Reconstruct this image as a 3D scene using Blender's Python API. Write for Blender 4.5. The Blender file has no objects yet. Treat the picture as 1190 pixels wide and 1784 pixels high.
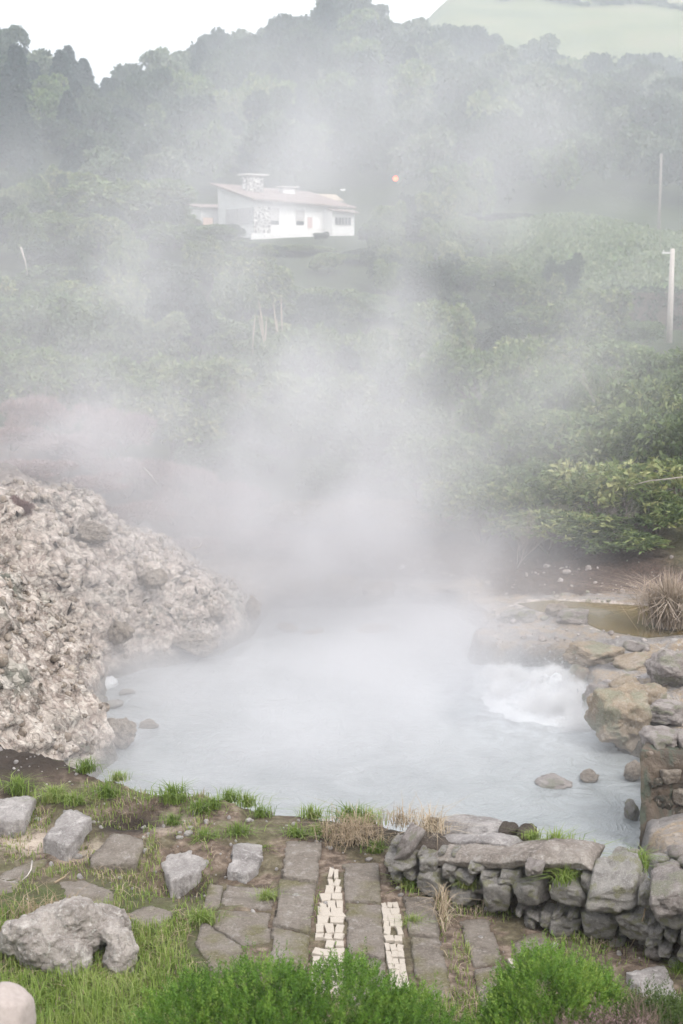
import bpy, bmesh, math, random
import numpy as np
from mathutils import Vector, Matrix, Euler
R = math.radians
random.seed(7)
rng = np.random.default_rng(11)
S = bpy.context.scene
C = S.collection
# ------------------------------------------------------------------ camera
CAMZ, PITCH, FPX = 3.5, R(9.4), 2478.0
cam_d = bpy.data.cameras.new('camera'); cam = bpy.data.objects.new('camera', cam_d); C.objects.link(cam)
cam.location = (0, 0, CAMZ); cam.rotation_euler = (R(90) - PITCH, 0, 0)
cam_d.sensor_fit = 'VERTICAL'; cam_d.sensor_height = 36.0; cam_d.lens = FPX / 1784 * 36
cam_d.clip_start = 0.1; cam_d.clip_end = 6000
cam_d.dof.use_dof = True; cam_d.dof.focus_distance = 10.5; cam_d.dof.aperture_fstop = 4.5
S.camera = cam
# ------------------------------------------------------------------ sky, sun, exposure
SUN_EL, SUN_AZ = R(52), R(-35)           # high veiled sun, behind the camera's left shoulder
w = bpy.data.worlds.new('World'); S.world = w; w.use_nodes = True
wt = w.node_tree; wt.nodes.clear()
wo = wt.nodes.new('ShaderNodeOutputWorld'); bg = wt.nodes.new('ShaderNodeBackground')
sky = wt.nodes.new('ShaderNodeTexSky'); sky.sky_type = 'NISHITA'; sky.sun_disc = False
sky.sun_elevation = SUN_EL; sky.sun_rotation = R(180) + SUN_AZ
sky.air_density = 1.0; sky.dust_density = 6.0; sky.ozone_density = 1.0
mx = wt.nodes.new('ShaderNodeMix'); mx.data_type = 'RGBA'
mx.inputs[0].default_value = 0.82                       # closed cloud cover over the clear-sky colour
mx.inputs[7].default_value = (8.8, 8.85, 9.1, 1)
wt.links.new(sky.outputs[0], mx.inputs[6]); wt.links.new(mx.outputs[2], bg.inputs[0])
bg.inputs[1].default_value = 0.1
wt.links.new(bg.outputs[0], wo.inputs[0])
sun_d = bpy.data.lights.new('sun', 'SUN'); sun_d.energy = 1.2; sun_d.angle = R(25); sun_d.color = (1, .965, .91)
sun = bpy.data.objects.new('sun', sun_d); C.objects.link(sun)
sd = Vector((math.sin(R(180) + SUN_AZ) * math.cos(SUN_EL), math.cos(R(180) + SUN_AZ) * math.cos(SUN_EL), math.sin(SUN_EL)))
sun.rotation_euler = sd.to_track_quat('Z', 'Y').to_euler()
S.view_settings.view_transform = 'Standard'; S.view_settings.look = 'None'
S.view_settings.gamma = 1; S.view_settings.use_curve_mapping = False
S.view_settings.exposure = 1.2
cy = S.cycles
cy.max_bounces = 5; cy.diffuse_bounces = 2; cy.glossy_bounces = 2; cy.transmission_bounces = 2
cy.volume_bounces = 2; cy.transparent_max_bounces = 4
cy.use_adaptive_sampling = True; cy.adaptive_threshold = 0.02
cy.volume_max_steps = 256; cy.volume_step_rate = 1.0
cy.use_denoising = True
cy.caustics_reflective = False; cy.caustics_refractive = False
# ------------------------------------------------------------------ pixel helpers (photo pixels, 1190 x 1784)
def ray(px, py):
    a, b = px - 595.0, 892.0 - py
    cp, sp = math.cos(PITCH), math.sin(PITCH)
    return Vector((a, FPX * cp + b * sp, -FPX * sp + b * cp)) / FPX
def atz(px, py, z=0.0):
    d = ray(px, py); t = (z - CAMZ) / d.z
    return Vector((d.x * t, d.y * t, z))
def aty(px, py, y):
    d = ray(px, py); t = y / d.y
    return Vector((d.x * t, y, CAMZ + d.z * t))
# ------------------------------------------------------------------ numpy noise
_perm = np.random.default_rng(3).permutation(256); _perm = np.concatenate([_perm, _perm, _perm])
_g = np.random.default_rng(4).normal(size=(256, 3)); _g /= np.linalg.norm(_g, axis=1)[:, None]
def perlin(p):
    p = np.asarray(p, float); i = np.floor(p).astype(int); f = p - i; i &= 255
    u = f * f * f * (f * (f * 6 - 15) + 10)
    out = 0
    for dx in (0, 1):
        wx = u[:, 0] if dx else 1 - u[:, 0]
        for dy in (0, 1):
            wy = u[:, 1] if dy else 1 - u[:, 1]
            for dz in (0, 1):
                wz = u[:, 2] if dz else 1 - u[:, 2]
                h = _perm[_perm[_perm[(i[:, 0] + dx) & 255] + ((i[:, 1] + dy) & 255)] + ((i[:, 2] + dz) & 255)]
                g = _g[h]
                out = out + wx * wy * wz * (g[:, 0] * (f[:, 0] - dx) + g[:, 1] * (f[:, 1] - dy) + g[:, 2] * (f[:, 2] - dz))
    return out
def fbm(p, octaves=4, gain=.5, lac=2.03, ridge=False):
    p = np.asarray(p, float); a, s, t = 1.0, 0.0, 0.0
    for o in range(octaves):
        n = perlin(p * lac ** o + o * 17.3)
        if ridge: n = .35 - np.abs(n) * 1.4
        s = s + a * n; t += a; a *= gain
    return s / t * 1.6
def sstep(a, b, x): t = np.clip((x - a) / (b - a), 0, 1); return t * t * (3 - 2 * t)
# ------------------------------------------------------------------ mesh helpers
def mesh(name, V, F, smooth=False):
    me = bpy.data.meshes.new(name)
    V = np.asarray(V, np.float32).reshape(-1, 3)
    if isinstance(F, np.ndarray):
        k = F.shape[1]; n = len(F)
        me.vertices.add(len(V)); me.vertices.foreach_set('co', V.ravel())
        me.loops.add(n * k); me.loops.foreach_set('vertex_index', F.astype(np.int32).ravel())
        me.polygons.add(n); me.polygons.foreach_set('loop_start', np.arange(0, n * k, k, dtype=np.int32))
        me.update(calc_edges=True)
    else:
        me.from_pydata([tuple(v) for v in V], [], F)
    if smooth: me.polygons.foreach_set('use_smooth', np.ones(len(me.polygons), bool))
    me.update()
    return me
def attr(me, name, vals):
    a = me.attributes.new(name, 'FLOAT', 'POINT'); a.data.foreach_set('value', np.asarray(vals, np.float32))
def obj(name, me, m=None, parent=None, loc=None, rot=None, sc=None):
    o = bpy.data.objects.new(name, me); C.objects.link(o)
    if m and me and not me.materials: me.materials.append(m)
    if parent: o.parent = parent
    if loc is not None: o.location = loc
    if rot is not None: o.rotation_euler = rot
    if sc is not None: o.scale = sc if hasattr(sc, '__len__') else (sc,) * 3
    return o
def tag(o, label=None, cat=None, group=None, kind=None):
    if label: o['label'] = label
    if cat: o['category'] = cat
    if group: o['group'] = group
    if kind: o['kind'] = kind
    return o
def empty(name, loc=(0, 0, 0), rz=0):
    o = bpy.data.objects.new(name, None); C.objects.link(o); o.location = loc; o.rotation_euler = (0, 0, rz); o.empty_display_size = .1
    return o
def dup(root, loc=None, rot=None, sc=None, label=None, group=None):
    r = root.copy(); C.objects.link(r)
    if loc is not None: r.location = loc
    if rot is not None: r.rotation_euler = rot
    if sc is not None: r.scale = sc if hasattr(sc, '__len__') else (sc,) * 3
    if label: r['label'] = label
    if group: r['group'] = group
    for ch in list(root.children):
        c = ch.copy(); C.objects.link(c); c.parent = r
        for g in ch.children:
            d = g.copy(); C.objects.link(d); d.parent = c
    return r
def join(parts):
    V, F, o = [], [], 0
    for v, f in parts:
        V.append(np.asarray(v, float)); F += [tuple(i + o for i in q) for q in f]; o += len(v)
    return np.concatenate(V), F
def box(x0, y0, z0, x1, y1, z1):
    V = [(x0, y0, z0), (x1, y0, z0), (x1, y1, z0), (x0, y1, z0), (x0, y0, z1), (x1, y0, z1), (x1, y1, z1), (x0, y1, z1)]
    return V, [(0, 3, 2, 1), (4, 5, 6, 7), (0, 1, 5, 4), (1, 2, 6, 5), (2, 3, 7, 6), (3, 0, 4, 7)]
def tube(pts, radii, n=6):
    pts = [Vector(p) for p in pts]; V, F = [], []
    for i, p in enumerate(pts):
        t = (pts[min(i + 1, len(pts) - 1)] - pts[max(i - 1, 0)]).normalized()
        a = t.cross(Vector((0.31, .2, 1)) if abs(t.z) < .9 else Vector((1, .1, 0))).normalized(); b = t.cross(a)
        for k in range(n):
            q = 2 * math.pi * k / n
            V.append(p + (a * math.cos(q) + b * math.sin(q)) * radii[i])
    for i in range(len(pts) - 1):
        for k in range(n):
            F.append((i * n + k, i * n + (k + 1) % n, (i + 1) * n + (k + 1) % n, (i + 1) * n + k))
    F.append(tuple(range(n - 1, -1, -1))); F.append(tuple(range((len(pts) - 1) * n, len(pts) * n)))
    return V, F
def heightgrid(name, xs, ys, H, disp=None):
    X, Y = np.meshgrid(xs, ys); nx, ny = len(xs), len(ys)
    V = np.stack([X.ravel(), Y.ravel(), H.ravel()], 1)
    if disp is not None: V = V + disp(V)
    i = np.arange(nx * ny).reshape(ny, nx)
    F = np.stack([i[:-1, :-1].ravel(), i[:-1, 1:].ravel(), i[1:, 1:].ravel(), i[1:, :-1].ravel()], 1)
    return mesh(name, V, F, True)
_ico = {}
def ico(n):
    if n not in _ico:
        bm = bmesh.new(); bmesh.ops.create_icosphere(bm, subdivisions=n, radius=1)
        v = np.array([x.co[:] for x in bm.verts]); f = np.array([[x.index for x in q.verts] for q in bm.faces])
        v /= np.linalg.norm(v, axis=1)[:, None]; bm.free(); _ico[n] = (v, f)
    return _ico[n]
# ------------------------------------------------------------------ material helper
class NT:
    def __init__(s, name):
        s.m = bpy.data.materials.new(name); s.m.use_nodes = True; s.t = s.m.node_tree; s.t.nodes.clear()
        s.out = s.t.nodes.new('ShaderNodeOutputMaterial')
    def n(s, typ, ins=None, **props):
        q = s.t.nodes.new(typ)
        for k, v in props.items(): setattr(q, k, v)
        for k, v in (ins or {}).items():
            if isinstance(v, bpy.types.NodeSocket): s.t.links.new(v, q.inputs[k])
            else: q.inputs[k].default_value = v
        return q
    def coord(s, kind='Object'): return s.n('ShaderNodeTexCoord').outputs[kind]
    def noise(s, scale, detail=4, rough=.55, dist=0, vec=None, out=0):
        d = {'Scale': scale, 'Detail': detail, 'Roughness': rough, 'Distortion': dist, 'Vector': vec if vec is not None else s.coord()}
        return s.n('ShaderNodeTexNoise', d).outputs[out]
    def voro(s, scale, feature='F1', vec=None, out='Distance'):
        return s.n('ShaderNodeTexVoronoi', {'Scale': scale, 'Vector': vec if vec is not None else s.coord()}, feature=feature).outputs[out]
    def ramp(s, fac, *stops):
        r = s.n('ShaderNodeValToRGB', {'Fac': fac}); e = r.color_ramp.elements
        while len(e) < len(stops): e.new(.5)
        for el, (p, c) in zip(e, stops): el.position = p; el.color = (*c, 1) if len(c) == 3 else c
        return r.outputs[0]
    def mix(s, f, a, b, mode='MIX'):
        q = s.n('ShaderNodeMix', data_type='RGBA', blend_type=mode)
        for k, v in ((0, f), (6, a), (7, b)):
            if isinstance(v, bpy.types.NodeSocket): s.t.links.new(v, q.inputs[k])
            else: q.inputs[k].default_value = (*v, 1) if hasattr(v, '__len__') and len(v) == 3 else v
        return q.outputs[2]
    def mth(s, op, a, b=0.0, clamp=False):
        q = s.n('ShaderNodeMath', operation=op, use_clamp=clamp)
        for k, v in ((0, a), (1, b)):
            if isinstance(v, bpy.types.NodeSocket): s.t.links.new(v, q.inputs[k])
            else: q.inputs[k].default_value = v
        return q.outputs[0]
    def rng(s, v, a, b, c=0, d=1):
        return s.n('ShaderNodeMapRange', {0: v, 1: a, 2: b, 3: c, 4: d}).outputs[0]
    def attr(s, name): return s.n('ShaderNodeAttribute', attribute_name=name).outputs['Fac']
    def island(s): return s.n('ShaderNodeNewGeometry').outputs['Random Per Island']
    def orand(s): return s.n('ShaderNodeObjectInfo').outputs['Random']
    def bump(s, h, strength=.5, dist=.02, normal=None):
        d = {'Height': h, 'Strength': strength, 'Distance': dist}
        if normal is not None: d['Normal'] = normal
        return s.n('ShaderNodeBump', d).outputs[0]
    def bsdf(s, col, rough=.85, bump=None, spec=.3, **kw):
        d = {'Base Color': col if isinstance(col, bpy.types.NodeSocket) else (*col, 1), 'Roughness': rough, 'Specular IOR Level': spec}
        if bump is not None: d['Normal'] = bump
        d.update(kw)
        q = s.n('ShaderNodeBsdfPrincipled', d); s.t.links.new(q.outputs[0], s.out.inputs[0]); return s.m
def plain(name, col, rough=.8, var=.15, scale=8, bump=.2):
    t = NT(name); n = t.noise(scale, 5)
    c = t.mix(t.rng(n, .3, .7), tuple(x * (1 - var) for x in col), tuple(min(1, x * (1 + var)) for x in col))
    return t.bsdf(c, rough, t.bump(t.noise(scale * 4, 4), bump, .01))
def leafmat(name, cols, trans=.3, rough=.5, spec=.35, patch=1.2, tint=0.0):
    t = NT(name)
    r = t.mth('ADD', t.mth('ADD', t.mth('MULTIPLY', t.island(), .55 - .35 * min(1, tint * 1.6)), t.mth('MULTIPLY', t.attr('tint'), tint)) if tint else t.mth('MULTIPLY', t.island(), .55), t.mth('MULTIPLY', t.rng(t.noise(patch, 3), .3, .7), .38))
    r = t.mth('ADD', r, t.mth('MULTIPLY', t.orand(), .42)); r = t.mth('SUBTRACT', r, .16)
    k = len(cols) - 1
    c = t.ramp(r, *[(i / k, cc) for i, cc in enumerate(cols)])
    a = t.n('ShaderNodeBsdfPrincipled', {'Base Color': c, 'Roughness': rough, 'Specular IOR Level': spec})
    b = t.n('ShaderNodeBsdfTranslucent', {'Color': t.mix(.5, c, (.16, .2, .04))})
    m = t.n('ShaderNodeMixShader', {0: trans, 1: a.outputs[0], 2: b.outputs[0]})
    t.t.links.new(m.outputs[0], t.out.inputs[0]); return t.m
# steam puffs: centre, radii, density per metre, share that is even (the rest is wisps)
HAZE_D = .0016
STEAM = [
    (atz(610, 1075, -1.0), (2.6, 1.6, .50), .40, .4),      # over the far end of the pool
    (atz(500, 1180, -1.05), (2.8, 3.2, .36), .90, .45),
    (aty(300, 1010, 16.8), (1.6, 1.2, .80), .26, .3),      # low over the water
    (aty(600, 960, 19.5), (2.2, 1.4, .75), .62, .25),
    (aty(560, 840, 20), (2.2, 1.8, 1.1), .36, .15),
    (aty(560, 660, 21), (3.0, 2.4, 1.6), .16, .1),
    (aty(620, 230, 21), (2.6, 3.0, 1.4), .13, .03),
    (aty(930, 330, 22), (3.2, 3.0, 2.0), .075, .1),
    (aty(330, 330, 21), (3.0, 3.0, 1.3), .06, .1),
    (aty(190, 540, 19), (2.8, 2.5, 1.6), .145, .15),
    (aty(200, 850, 18.3), (2.0, 1.6, .95), .21, .35),
    (aty(60, 720, 19), (1.8, 1.8, .9), .10, .3),
    (aty(860, 600, 21), (2.6, 2.5, 1.7), .095, .2),
    (aty(1100, 220, 24), (3.0, 3.0, 1.8), .05, .1),
    (atz(900, 1225, -1.0), (.95, 1.0, .26), .55, .3),
    (atz(760, 1090, -.9), (1.2, 1.6, .35), .30, .3),
]
# ================================================================== THE SETTING
WZ = -1.2                                                   # water level of the hot pool
_cols = np.array([-400, 0, 110, 215, 400, 600, 800, 1000, 1190, 1600.])
_tab = {  # distance: ground height per column
    10: [0.6, 0.2, 0, -.3, -1.2, -1.2, -1.2, -1.0, -.7, -.3],
    14: [.6, .35, .25, -.3, -1.2, -1.2, -1.2, -1.0, -.75, -.5],
    16: [.9, .58, .42, -.1, -1.0, -1.1, -1.1, -.95, -.8, -.6],
    18: [1.2, .78, .58, -.02, -.85, -1.0, -1.0, -.92, -.86, -.7],
    20: [1.4, .95, .65, .05, -.7, -.85, -.93, -.9, -.88, -.8],
    22: [1.5, .95, .65, .1, -.55, -.7, -.75, -.6, -.5, -.4],
    26: [1.6, .7, .45, 0, -.6, -.8, -.9, -.5, -.3, 0],
    40: [1.0, -.3, -.4, -.6, -1.2, -1.6, -1.6, -1.1, -.6, .3],
    60: [1.0, -.6, -.7, -1., -1.4, -1.8, -1.9, -1.2, -.6, .4],
    80: [2.5, .2, .0, -.2, -.6, -1.0, -1.2, -.9, -.5, .4],
    95: [6.0, 5.0, 4.6, 4.0, 3.0, 1.2, .2, 0, .1, .5],
    110: [8, 6.5, 6.2, 5.5, 5.0, 4.3, 2.2, 2.6, 3.0, 3.5],
    125: [10, 8, 7.6, 7.0, 6.3, 6.0, 5.0, 6.2, 5.6, 5.8],
    140: [13, 9.5, 9, 8, 7.1, 7.0, 7.5, 8.2, 6.6, 7],
    155: [16, 11.5, 10.6, 9.8, 8.4, 8.2, 9.0, 10.0, 8.0, 8],
    170: [20, 16, 14.5, 12, 10.8, 11, 12, 12, 10, 10],
    200: [30, 25, 22, 17, 17, 18, 18, 18, 17, 17],
    250: [44, 36, 33, 28, 29, 31, 30, 29, 28, 28],
    310: [42, 35, 34, 33, 45, 52, 40, 37, 36, 36],
    345: [34, 29, 29, 29, 42, 56, 52, 45, 43, 43],
    400: [26, 22, 22, 20, 34, 54, 73, 70, 69, 66],
    480: [20, 18, 16, 14, 26, 58, 94, 97, 93, 88],
    560: [20, 14, 10, 8, 22, 50, 88, 95, 94, 90],
    760: [10, 8, 5, 3, 10, 30, 60, 70, 74, 72],
}
_td = np.array(sorted(_tab)); _tz = np.array([_tab[d] for d in _td], float)
def hill(x, y):
    x = np.asarray(x, float); y = np.maximum(np.asarray(y, float), 9.0)
    px = np.clip(595 + FPX * x / y, -399, 1599)
    ld, lt = np.log(np.clip(y, 10, 759)), np.log(_td.astype(float))
    k = np.clip(np.searchsorted(lt, ld) - 1, 0, len(lt) - 2); f = (ld - lt[k]) / (lt[k + 1] - lt[k])
    c = np.clip(np.searchsorted(_cols, px) - 1, 0, len(_cols) - 2); g = (px - _cols[c]) / (_cols[c + 1] - _cols[c]); g = g * g * (3 - 2 * g)
    a = _tz[k, c] * (1 - g) + _tz[k, c + 1] * g; b = _tz[k + 1, c] * (1 - g) + _tz[k + 1, c + 1] * g
    z = a * (1 - f) + b * f
    q = np.stack([x.ravel(), y.ravel(), 0 * x.ravel()], 1)
    amp = np.clip((y - 22) / 60, 0, 1) * .5
    return z + amp * fbm(q * .06, 3).reshape(x.shape)
def hz(x, y): return float(hill(np.array([x]), np.array([y]))[0])
# ---- pool outline (on the water level)
_pp = [(200, 1322), (165, 1240), (190, 1185), (240, 1168), (300, 1160), (380, 1140), (440, 1108), (470, 1062), (540, 1058), (640, 1056), (700, 1050),
       (770, 1052), (815, 1085), (850, 1108), (815, 1140), (824, 1158), (900, 1160), (1000, 1166), (1008, 1200), (1036, 1232), (1046, 1272), (1076, 1306), (1117, 1322), (1114, 1400), (1111, 1490)]
POOL = np.array([atz(a, b, WZ)[:2] for a, b in _pp] + [(2.6, 7.7), (0.5, 7.6), (-2.0, 8.4), (-3.2, 9.0), (-2.9, 10.4)])
def sdist(P, poly):
    P = np.asarray(P, float); A = poly; B = np.roll(poly, -1, 0)
    best = np.full(len(P), 1e9); inside = np.zeros(len(P), bool)
    for a, b in zip(A, B):
        e = b - a; t = np.clip(((P - a) @ e) / max(e @ e, 1e-9), 0, 1)
        best = np.minimum(best, np.hypot(*(P - a - t[:, None] * e).T))
        c = ((a[1] <= P[:, 1]) != (b[1] <= P[:, 1]))
        xi = a[0] + (P[:, 1] - a[1]) / (b[1] - a[1] + 1e-12) * e[0]
        inside ^= c & (P[:, 0] < xi)
    return np.where(inside, -best, best)
POND = np.array([atz(a, b, -.9)[:2] for a, b in [(900, 1052), (960, 1046), (1060, 1052), (1190, 1060), (1400, 1062), (1420, 1108), (1190, 1106), (1130, 1112), (1050, 1100), (1000, 1078), (940, 1066)]])
# ---- terrace in front of the pool
_ee = [atz(a, b, z) for a, b, z in [(-500, 1215, .35), (-200, 1232, .35), (0, 1272, .28), (60, 1292, .24), (130, 1322, .2), (210, 1346, .18), (300, 1369, .16), (450, 1393, .1), (560, 1412, .05),
       (660, 1428, .0), (740, 1450, 0), (860, 1470, 0), (960, 1496, 0), (1040, 1515, 0), (1120, 1530, 0), (1300, 1560, 0), (1700, 1560, 0)]]
_ex = np.array([p.x for p in _ee]); _ey = np.array([p.y for p in _ee])
def edge(x): return np.interp(x, _ex, _ey)
def terrace(x, y):
    q = np.stack([x.ravel(), y.ravel(), 0 * x.ravel()], 1)
    n = fbm(q * 1.1, 4).reshape(x.shape); n2 = fbm(q * 5 + 9, 4).reshape(x.shape)
    E = edge(x) + .06 * n2 + .05 * n
    s = E - y
    left = sstep(.2, -.9, x)
    rough_ = sstep(-.05, .25, fbm(q * 2.2 + 50, 3).reshape(x.shape)) * sstep(1.5, .9, s)
    z = .03 * n + .016 * n2 + .05 * rough_ * fbm(q * 9 + 3, 4, ridge=True).reshape(x.shape) * left
    z = z + left * (.13 + .14 * sstep(-1.5, -3, x)) * np.exp(-((s - .1) / .62) ** 2) * (1 + .5 * n)
    z = z - left * .05 * np.exp(-((s - 1.05) / .25) ** 2)
    z = z + .25 * sstep(6.4, 4.0, y) + .05 * sstep(-1.2, -2.4, x) * sstep(7.6, 6, y)
    z = z - .12 * np.exp(-(np.hypot(x + .98, (y - 7.92) * 1.2) / .2) ** 2)
    z = z - .17 * np.exp(-(np.hypot((x + 1.26) * .9, (y - 8.70) * 2.0) / .22) ** 2)
    dk = np.exp(-(np.hypot((x + 2.5) / .55, (y - 10.05) / .4)) ** 2); z = z + dk * .09 * fbm(q * 6 + 11, 4, ridge=True).reshape(x.shape)
    z = z - .08 * sstep(0, .12, -s + .1)
    return z - 2.3 * sstep(-.03, .16, -s) , s
def gz(x, y):
    z, s = terrace(np.array([[float(x)]]), np.array([[float(y)]])); return float(z[0, 0])
xs = np.concatenate([np.arange(-8, -4, .12), np.arange(-4, 4, .03), np.arange(4, 8.1, .12)])
ys = np.concatenate([np.arange(-6, 4, .2), np.arange(4, 11.0, .03)])
X, Y = np.meshgrid(xs, ys); Zt, St = terrace(X, Y)
def soil_material():
    t = NT('soil_ground'); co = t.coord()
    n1 = t.noise(2.2, 6, .6); n2 = t.noise(14, 6, .65); n3 = t.noise(60, 4, .6); v = t.voro(55)
    c = t.ramp(n2, (.28, (.042, .031, .024)), (.5, (.135, .10, .077)), (.70, (.30, .24, .19)))
    c = t.mix(t.mth('MULTIPLY', t.rng(n1, .56, .74), t.rng(n3, .35, .6)), c, t.mix(n2, (.06, .07, .025), (.14, .14, .06)))
    c = t.mix(t.rng(v, .16, .05), c, t.ramp(n3, (.3, (.2, .17, .14)), (.7, (.42, .38, .33))))
    g = t.attr('turf')
    c = t.mix(t.mth('MULTIPLY', g, t.rng(n2, .25, .55)), c, t.mix(n3, (.03, .045, .012), (.08, .11, .03)))
    c = t.mix(t.mth('MULTIPLY', t.attr('scree'), t.rng(n2, .35, .5)), c, t.mix(n3, (.33, .27, .22), (.58, .50, .42)))
    c = t.mix(t.mth('MULTIPLY', t.mth('MINIMUM', t.attr('peat'), 1.0), t.rng(n2, .3, .55, .72, 1.0)), c, t.mix(n3, (.018, .014, .012), (.06, .047, .038)))
    b = t.bump(n2, .7, .03); b = t.bump(n3, .6, .012, b); b = t.bump(v, .4, .01, b)
    return t.bsdf(c, .92, b, .2)
me = heightgrid('terrace_ground', xs, ys, Zt)
pxg = 595 + FPX * X / (Y * math.cos(PITCH) + (CAMZ - Zt) * math.sin(PITCH))
turf = sstep(480, 250, pxg) * sstep(8.3, 7.2, Y)
turf = np.maximum(turf, sstep(5.9, 5.4, Y)) + .35 * (fbm(np.stack([X.ravel(), Y.ravel(), 0 * X.ravel()], 1) * 2.5, 3).reshape(X.shape) > .05)
attr(me, 'turf', np.clip(turf, 0, 1).ravel())
def blob2(px, py, rx, ry):
    c = atz(px, py, .2 if py < 1420 else 0); return np.clip(1.35 - np.hypot((X - c.x) / rx, (Y - c.y) / ry), 0, 1)
sc_ = np.maximum(blob2(285, 1450, .18, .16), np.maximum(blob2(45, 1462, .2, .16), .6 * blob2(140, 1480, .2, .1)))
attr(me, 'scree', sc_.ravel())
pe_ = np.maximum(np.maximum(1.6 * blob2(60, 1305, .7, .45), 1.8 * blob2(232, 1396, .22, .17)), np.maximum(blob2(330, 1540, .16, .22), .7 * blob2(20, 1345, .25, .25)))
pe_ = np.maximum(pe_, .75 * (np.interp(X, _ex, _ey) - Y < .45) * sstep(-.6, .0, X))
attr(me, 'peat', pe_.ravel())
M_SOIL = soil_material()
tag(obj('terrace_ground', me, M_SOIL), kind='structure')
# ---- banks round the pool
def bank_material():
    t = NT('sinter_bank')
    n1 = t.noise(.9, 5, .6); n2 = t.noise(5.5, 6, .68, .6); n3 = t.noise(26, 5, .7); v = t.voro(9)
    sep = t.n('ShaderNodeSeparateXYZ', {0: t.coord()})
    pale = t.ramp(n2, (.27, (.12, .097, .085)), (.42, (.32, .262, .228)), (.54, (.50, .425, .375)), (.70, (.72, .65, .595)))
    dark = t.ramp(n3, (.3, (.035, .04, .034)), (.7, (.15, .14, .115)))
    c = t.mix(t.rng(n1, .56, .66), pale, t.mix(n3, (.12, .13, .105), (.26, .26, .215)))
    c = t.mix(t.mth('MULTIPLY', t.rng(t.noise(3.1, 5, .7, 1.2), .54, .64), .8), c, dark)
    w1 = t.n('ShaderNodeVectorMath', {0: t.coord(), 1: t.n('ShaderNodeTexNoise', {'Scale': 3.2, 'Detail': 5.0, 'Roughness': .6}).outputs['Color']}, operation='ADD').outputs[0]
    vc = t.n('ShaderNodeSeparateColor', {0: t.voro(11, vec=w1, out='Color')}); ve = t.voro(11, 'DISTANCE_TO_EDGE', w1)
    vc2 = t.n('ShaderNodeSeparateColor', {0: t.voro(27, vec=w1, out='Color')}); ve2 = t.voro(27, 'DISTANCE_TO_EDGE', w1)
    c = t.mix(t.mth('MULTIPLY', t.rng(vc.outputs[0], .45, .8), t.rng(n1, .35, .6, .1, .55)), c, (.70, .64, .575)); c = t.mix(t.mth('MULTIPLY', t.rng(vc2.outputs[0], .6, .9), .30), c, (.11, .095, .078))
    c = t.mix(t.mth('MULTIPLY', t.rng(vc2.outputs[1], .7, .95), .5), c, (.74, .69, .62)); c = t.mix(t.mth('MULTIPLY', t.rng(ve, .05, .0), .45), c, (.07, .06, .05))
    sh = t.ramp(t.noise(1.6, 5, .6, .8), (.3, (.17, .16, .158)), (.46, (.29, .268, .255)), (.57, (.36, .27, .175)), (.66, (.32, .30, .295)))
    sh = t.mix(t.rng(n3, .4, .75), sh, (.22, .205, .195)); sh = t.mix(t.rng(n2, .58, .72), sh, (.46, .43, .41))
    c = t.mix(t.attr('shelf'), c, sh)
    c = t.mix(t.attr('litter'), c, t.ramp(n3, (.3, (.03, .021, .017)), (.55, (.085, .056, .043)), (.75, (.20, .135, .105))))
    c = t.mix(t.attr('green'), c, t.ramp(n3, (.3, (.05, .06, .02)), (.7, (.16, .17, .07))))
    c = t.mix(t.mth('MULTIPLY', t.rng(sep.outputs[2], WZ + .22, WZ + .06), .8), c, (.085, .088, .078))  # wet waterline band, carried higher to paint the shade of the shelf undercut
    b = t.bump(n2, .8, .08); b = t.bump(n3, .7, .03, b); b = t.bump(t.mth('MINIMUM', ve, .12), .5, .08, b); b = t.bump(t.mth('MINIMUM', ve2, .06), .7, .05, b)
    return t.bsdf(c, .85, b, .3)
xs = np.concatenate([np.arange(-16, -6, .2), np.arange(-6, -4.2, .06), np.arange(-4.2, -.4, .03), np.arange(-.4, 5.6, .045), np.arange(5.6, 16.1, .2)])
ys = np.concatenate([np.arange(8.6, 11, .08), np.arange(11, 20, .035), np.arange(20, 25.1, .06)])
X, Y = np.meshgrid(xs, ys); P2 = np.stack([X.ravel(), Y.ravel()], 1); P3 = np.stack([X.ravel(), Y.ravel(), 0 * X.ravel()], 1)
s = sdist(P2, POOL).reshape(X.shape)
Hh = hill(X, Y)
leftm = sstep(-.3, -1.6, X + (Y - 15) * .10) * sstep(20.2, 18.6, Y)
n_a = fbm(P3 * .9, 4).reshape(X.shape); n_b = fbm(P3 * 3.2 + 5, 5, ridge=True).reshape(X.shape); n_c = fbm(P3 * 9 + 2, 3).reshape(X.shape)
slope = .07 + leftm * 1.35
sw = s + .10 * n_a + .05 * n_c
step = .27 - .12 * leftm
out = WZ + step * sstep(0, .10, sw) + slope * np.maximum(sw - .1, 0) + leftm * np.maximum(sw, 0) ** .5 * .5 * n_a
Hl = np.where(leftm > .02, Hh + leftm * .35 * n_a, np.maximum(Hh, WZ + .26))
Z = np.minimum(out, Hl)
k_ = np.clip((Y - 20.6) / 2.5, 0, 1); Z = np.where(s > 0, Z * (1 - k_) + Hh * k_, Z)
pond_s = sdist(P2, POND).reshape(X.shape)
Z = np.where(s > 0, Z, np.minimum(WZ - .5 * sstep(0, -.35, s), -1.22)) - .0
rock = leftm * sstep(-.1, .25, s) * sstep(3.6, 2.0, s)
Z = Z + rock * (.16 * n_b + .05 * n_c) + (1 - rock) * (s > .03) * (.03 * n_c + .13 * np.clip(n_b, -.3, .6) * sstep(.1, .6, s) + .07 * n_a * sstep(.2, .8, s))
Z = Z - .75 * np.exp(-((X + 3.62) / .42) ** 2 - ((Y - 16.1) / .26) ** 2) - .4 * np.exp(-((X + 3.05) / .22) ** 2 - ((Y - 13.6) / .22) ** 2)
Z = np.where(pond_s < .5, np.minimum(Z, -.9 + .22 * pond_s), Z)
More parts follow.
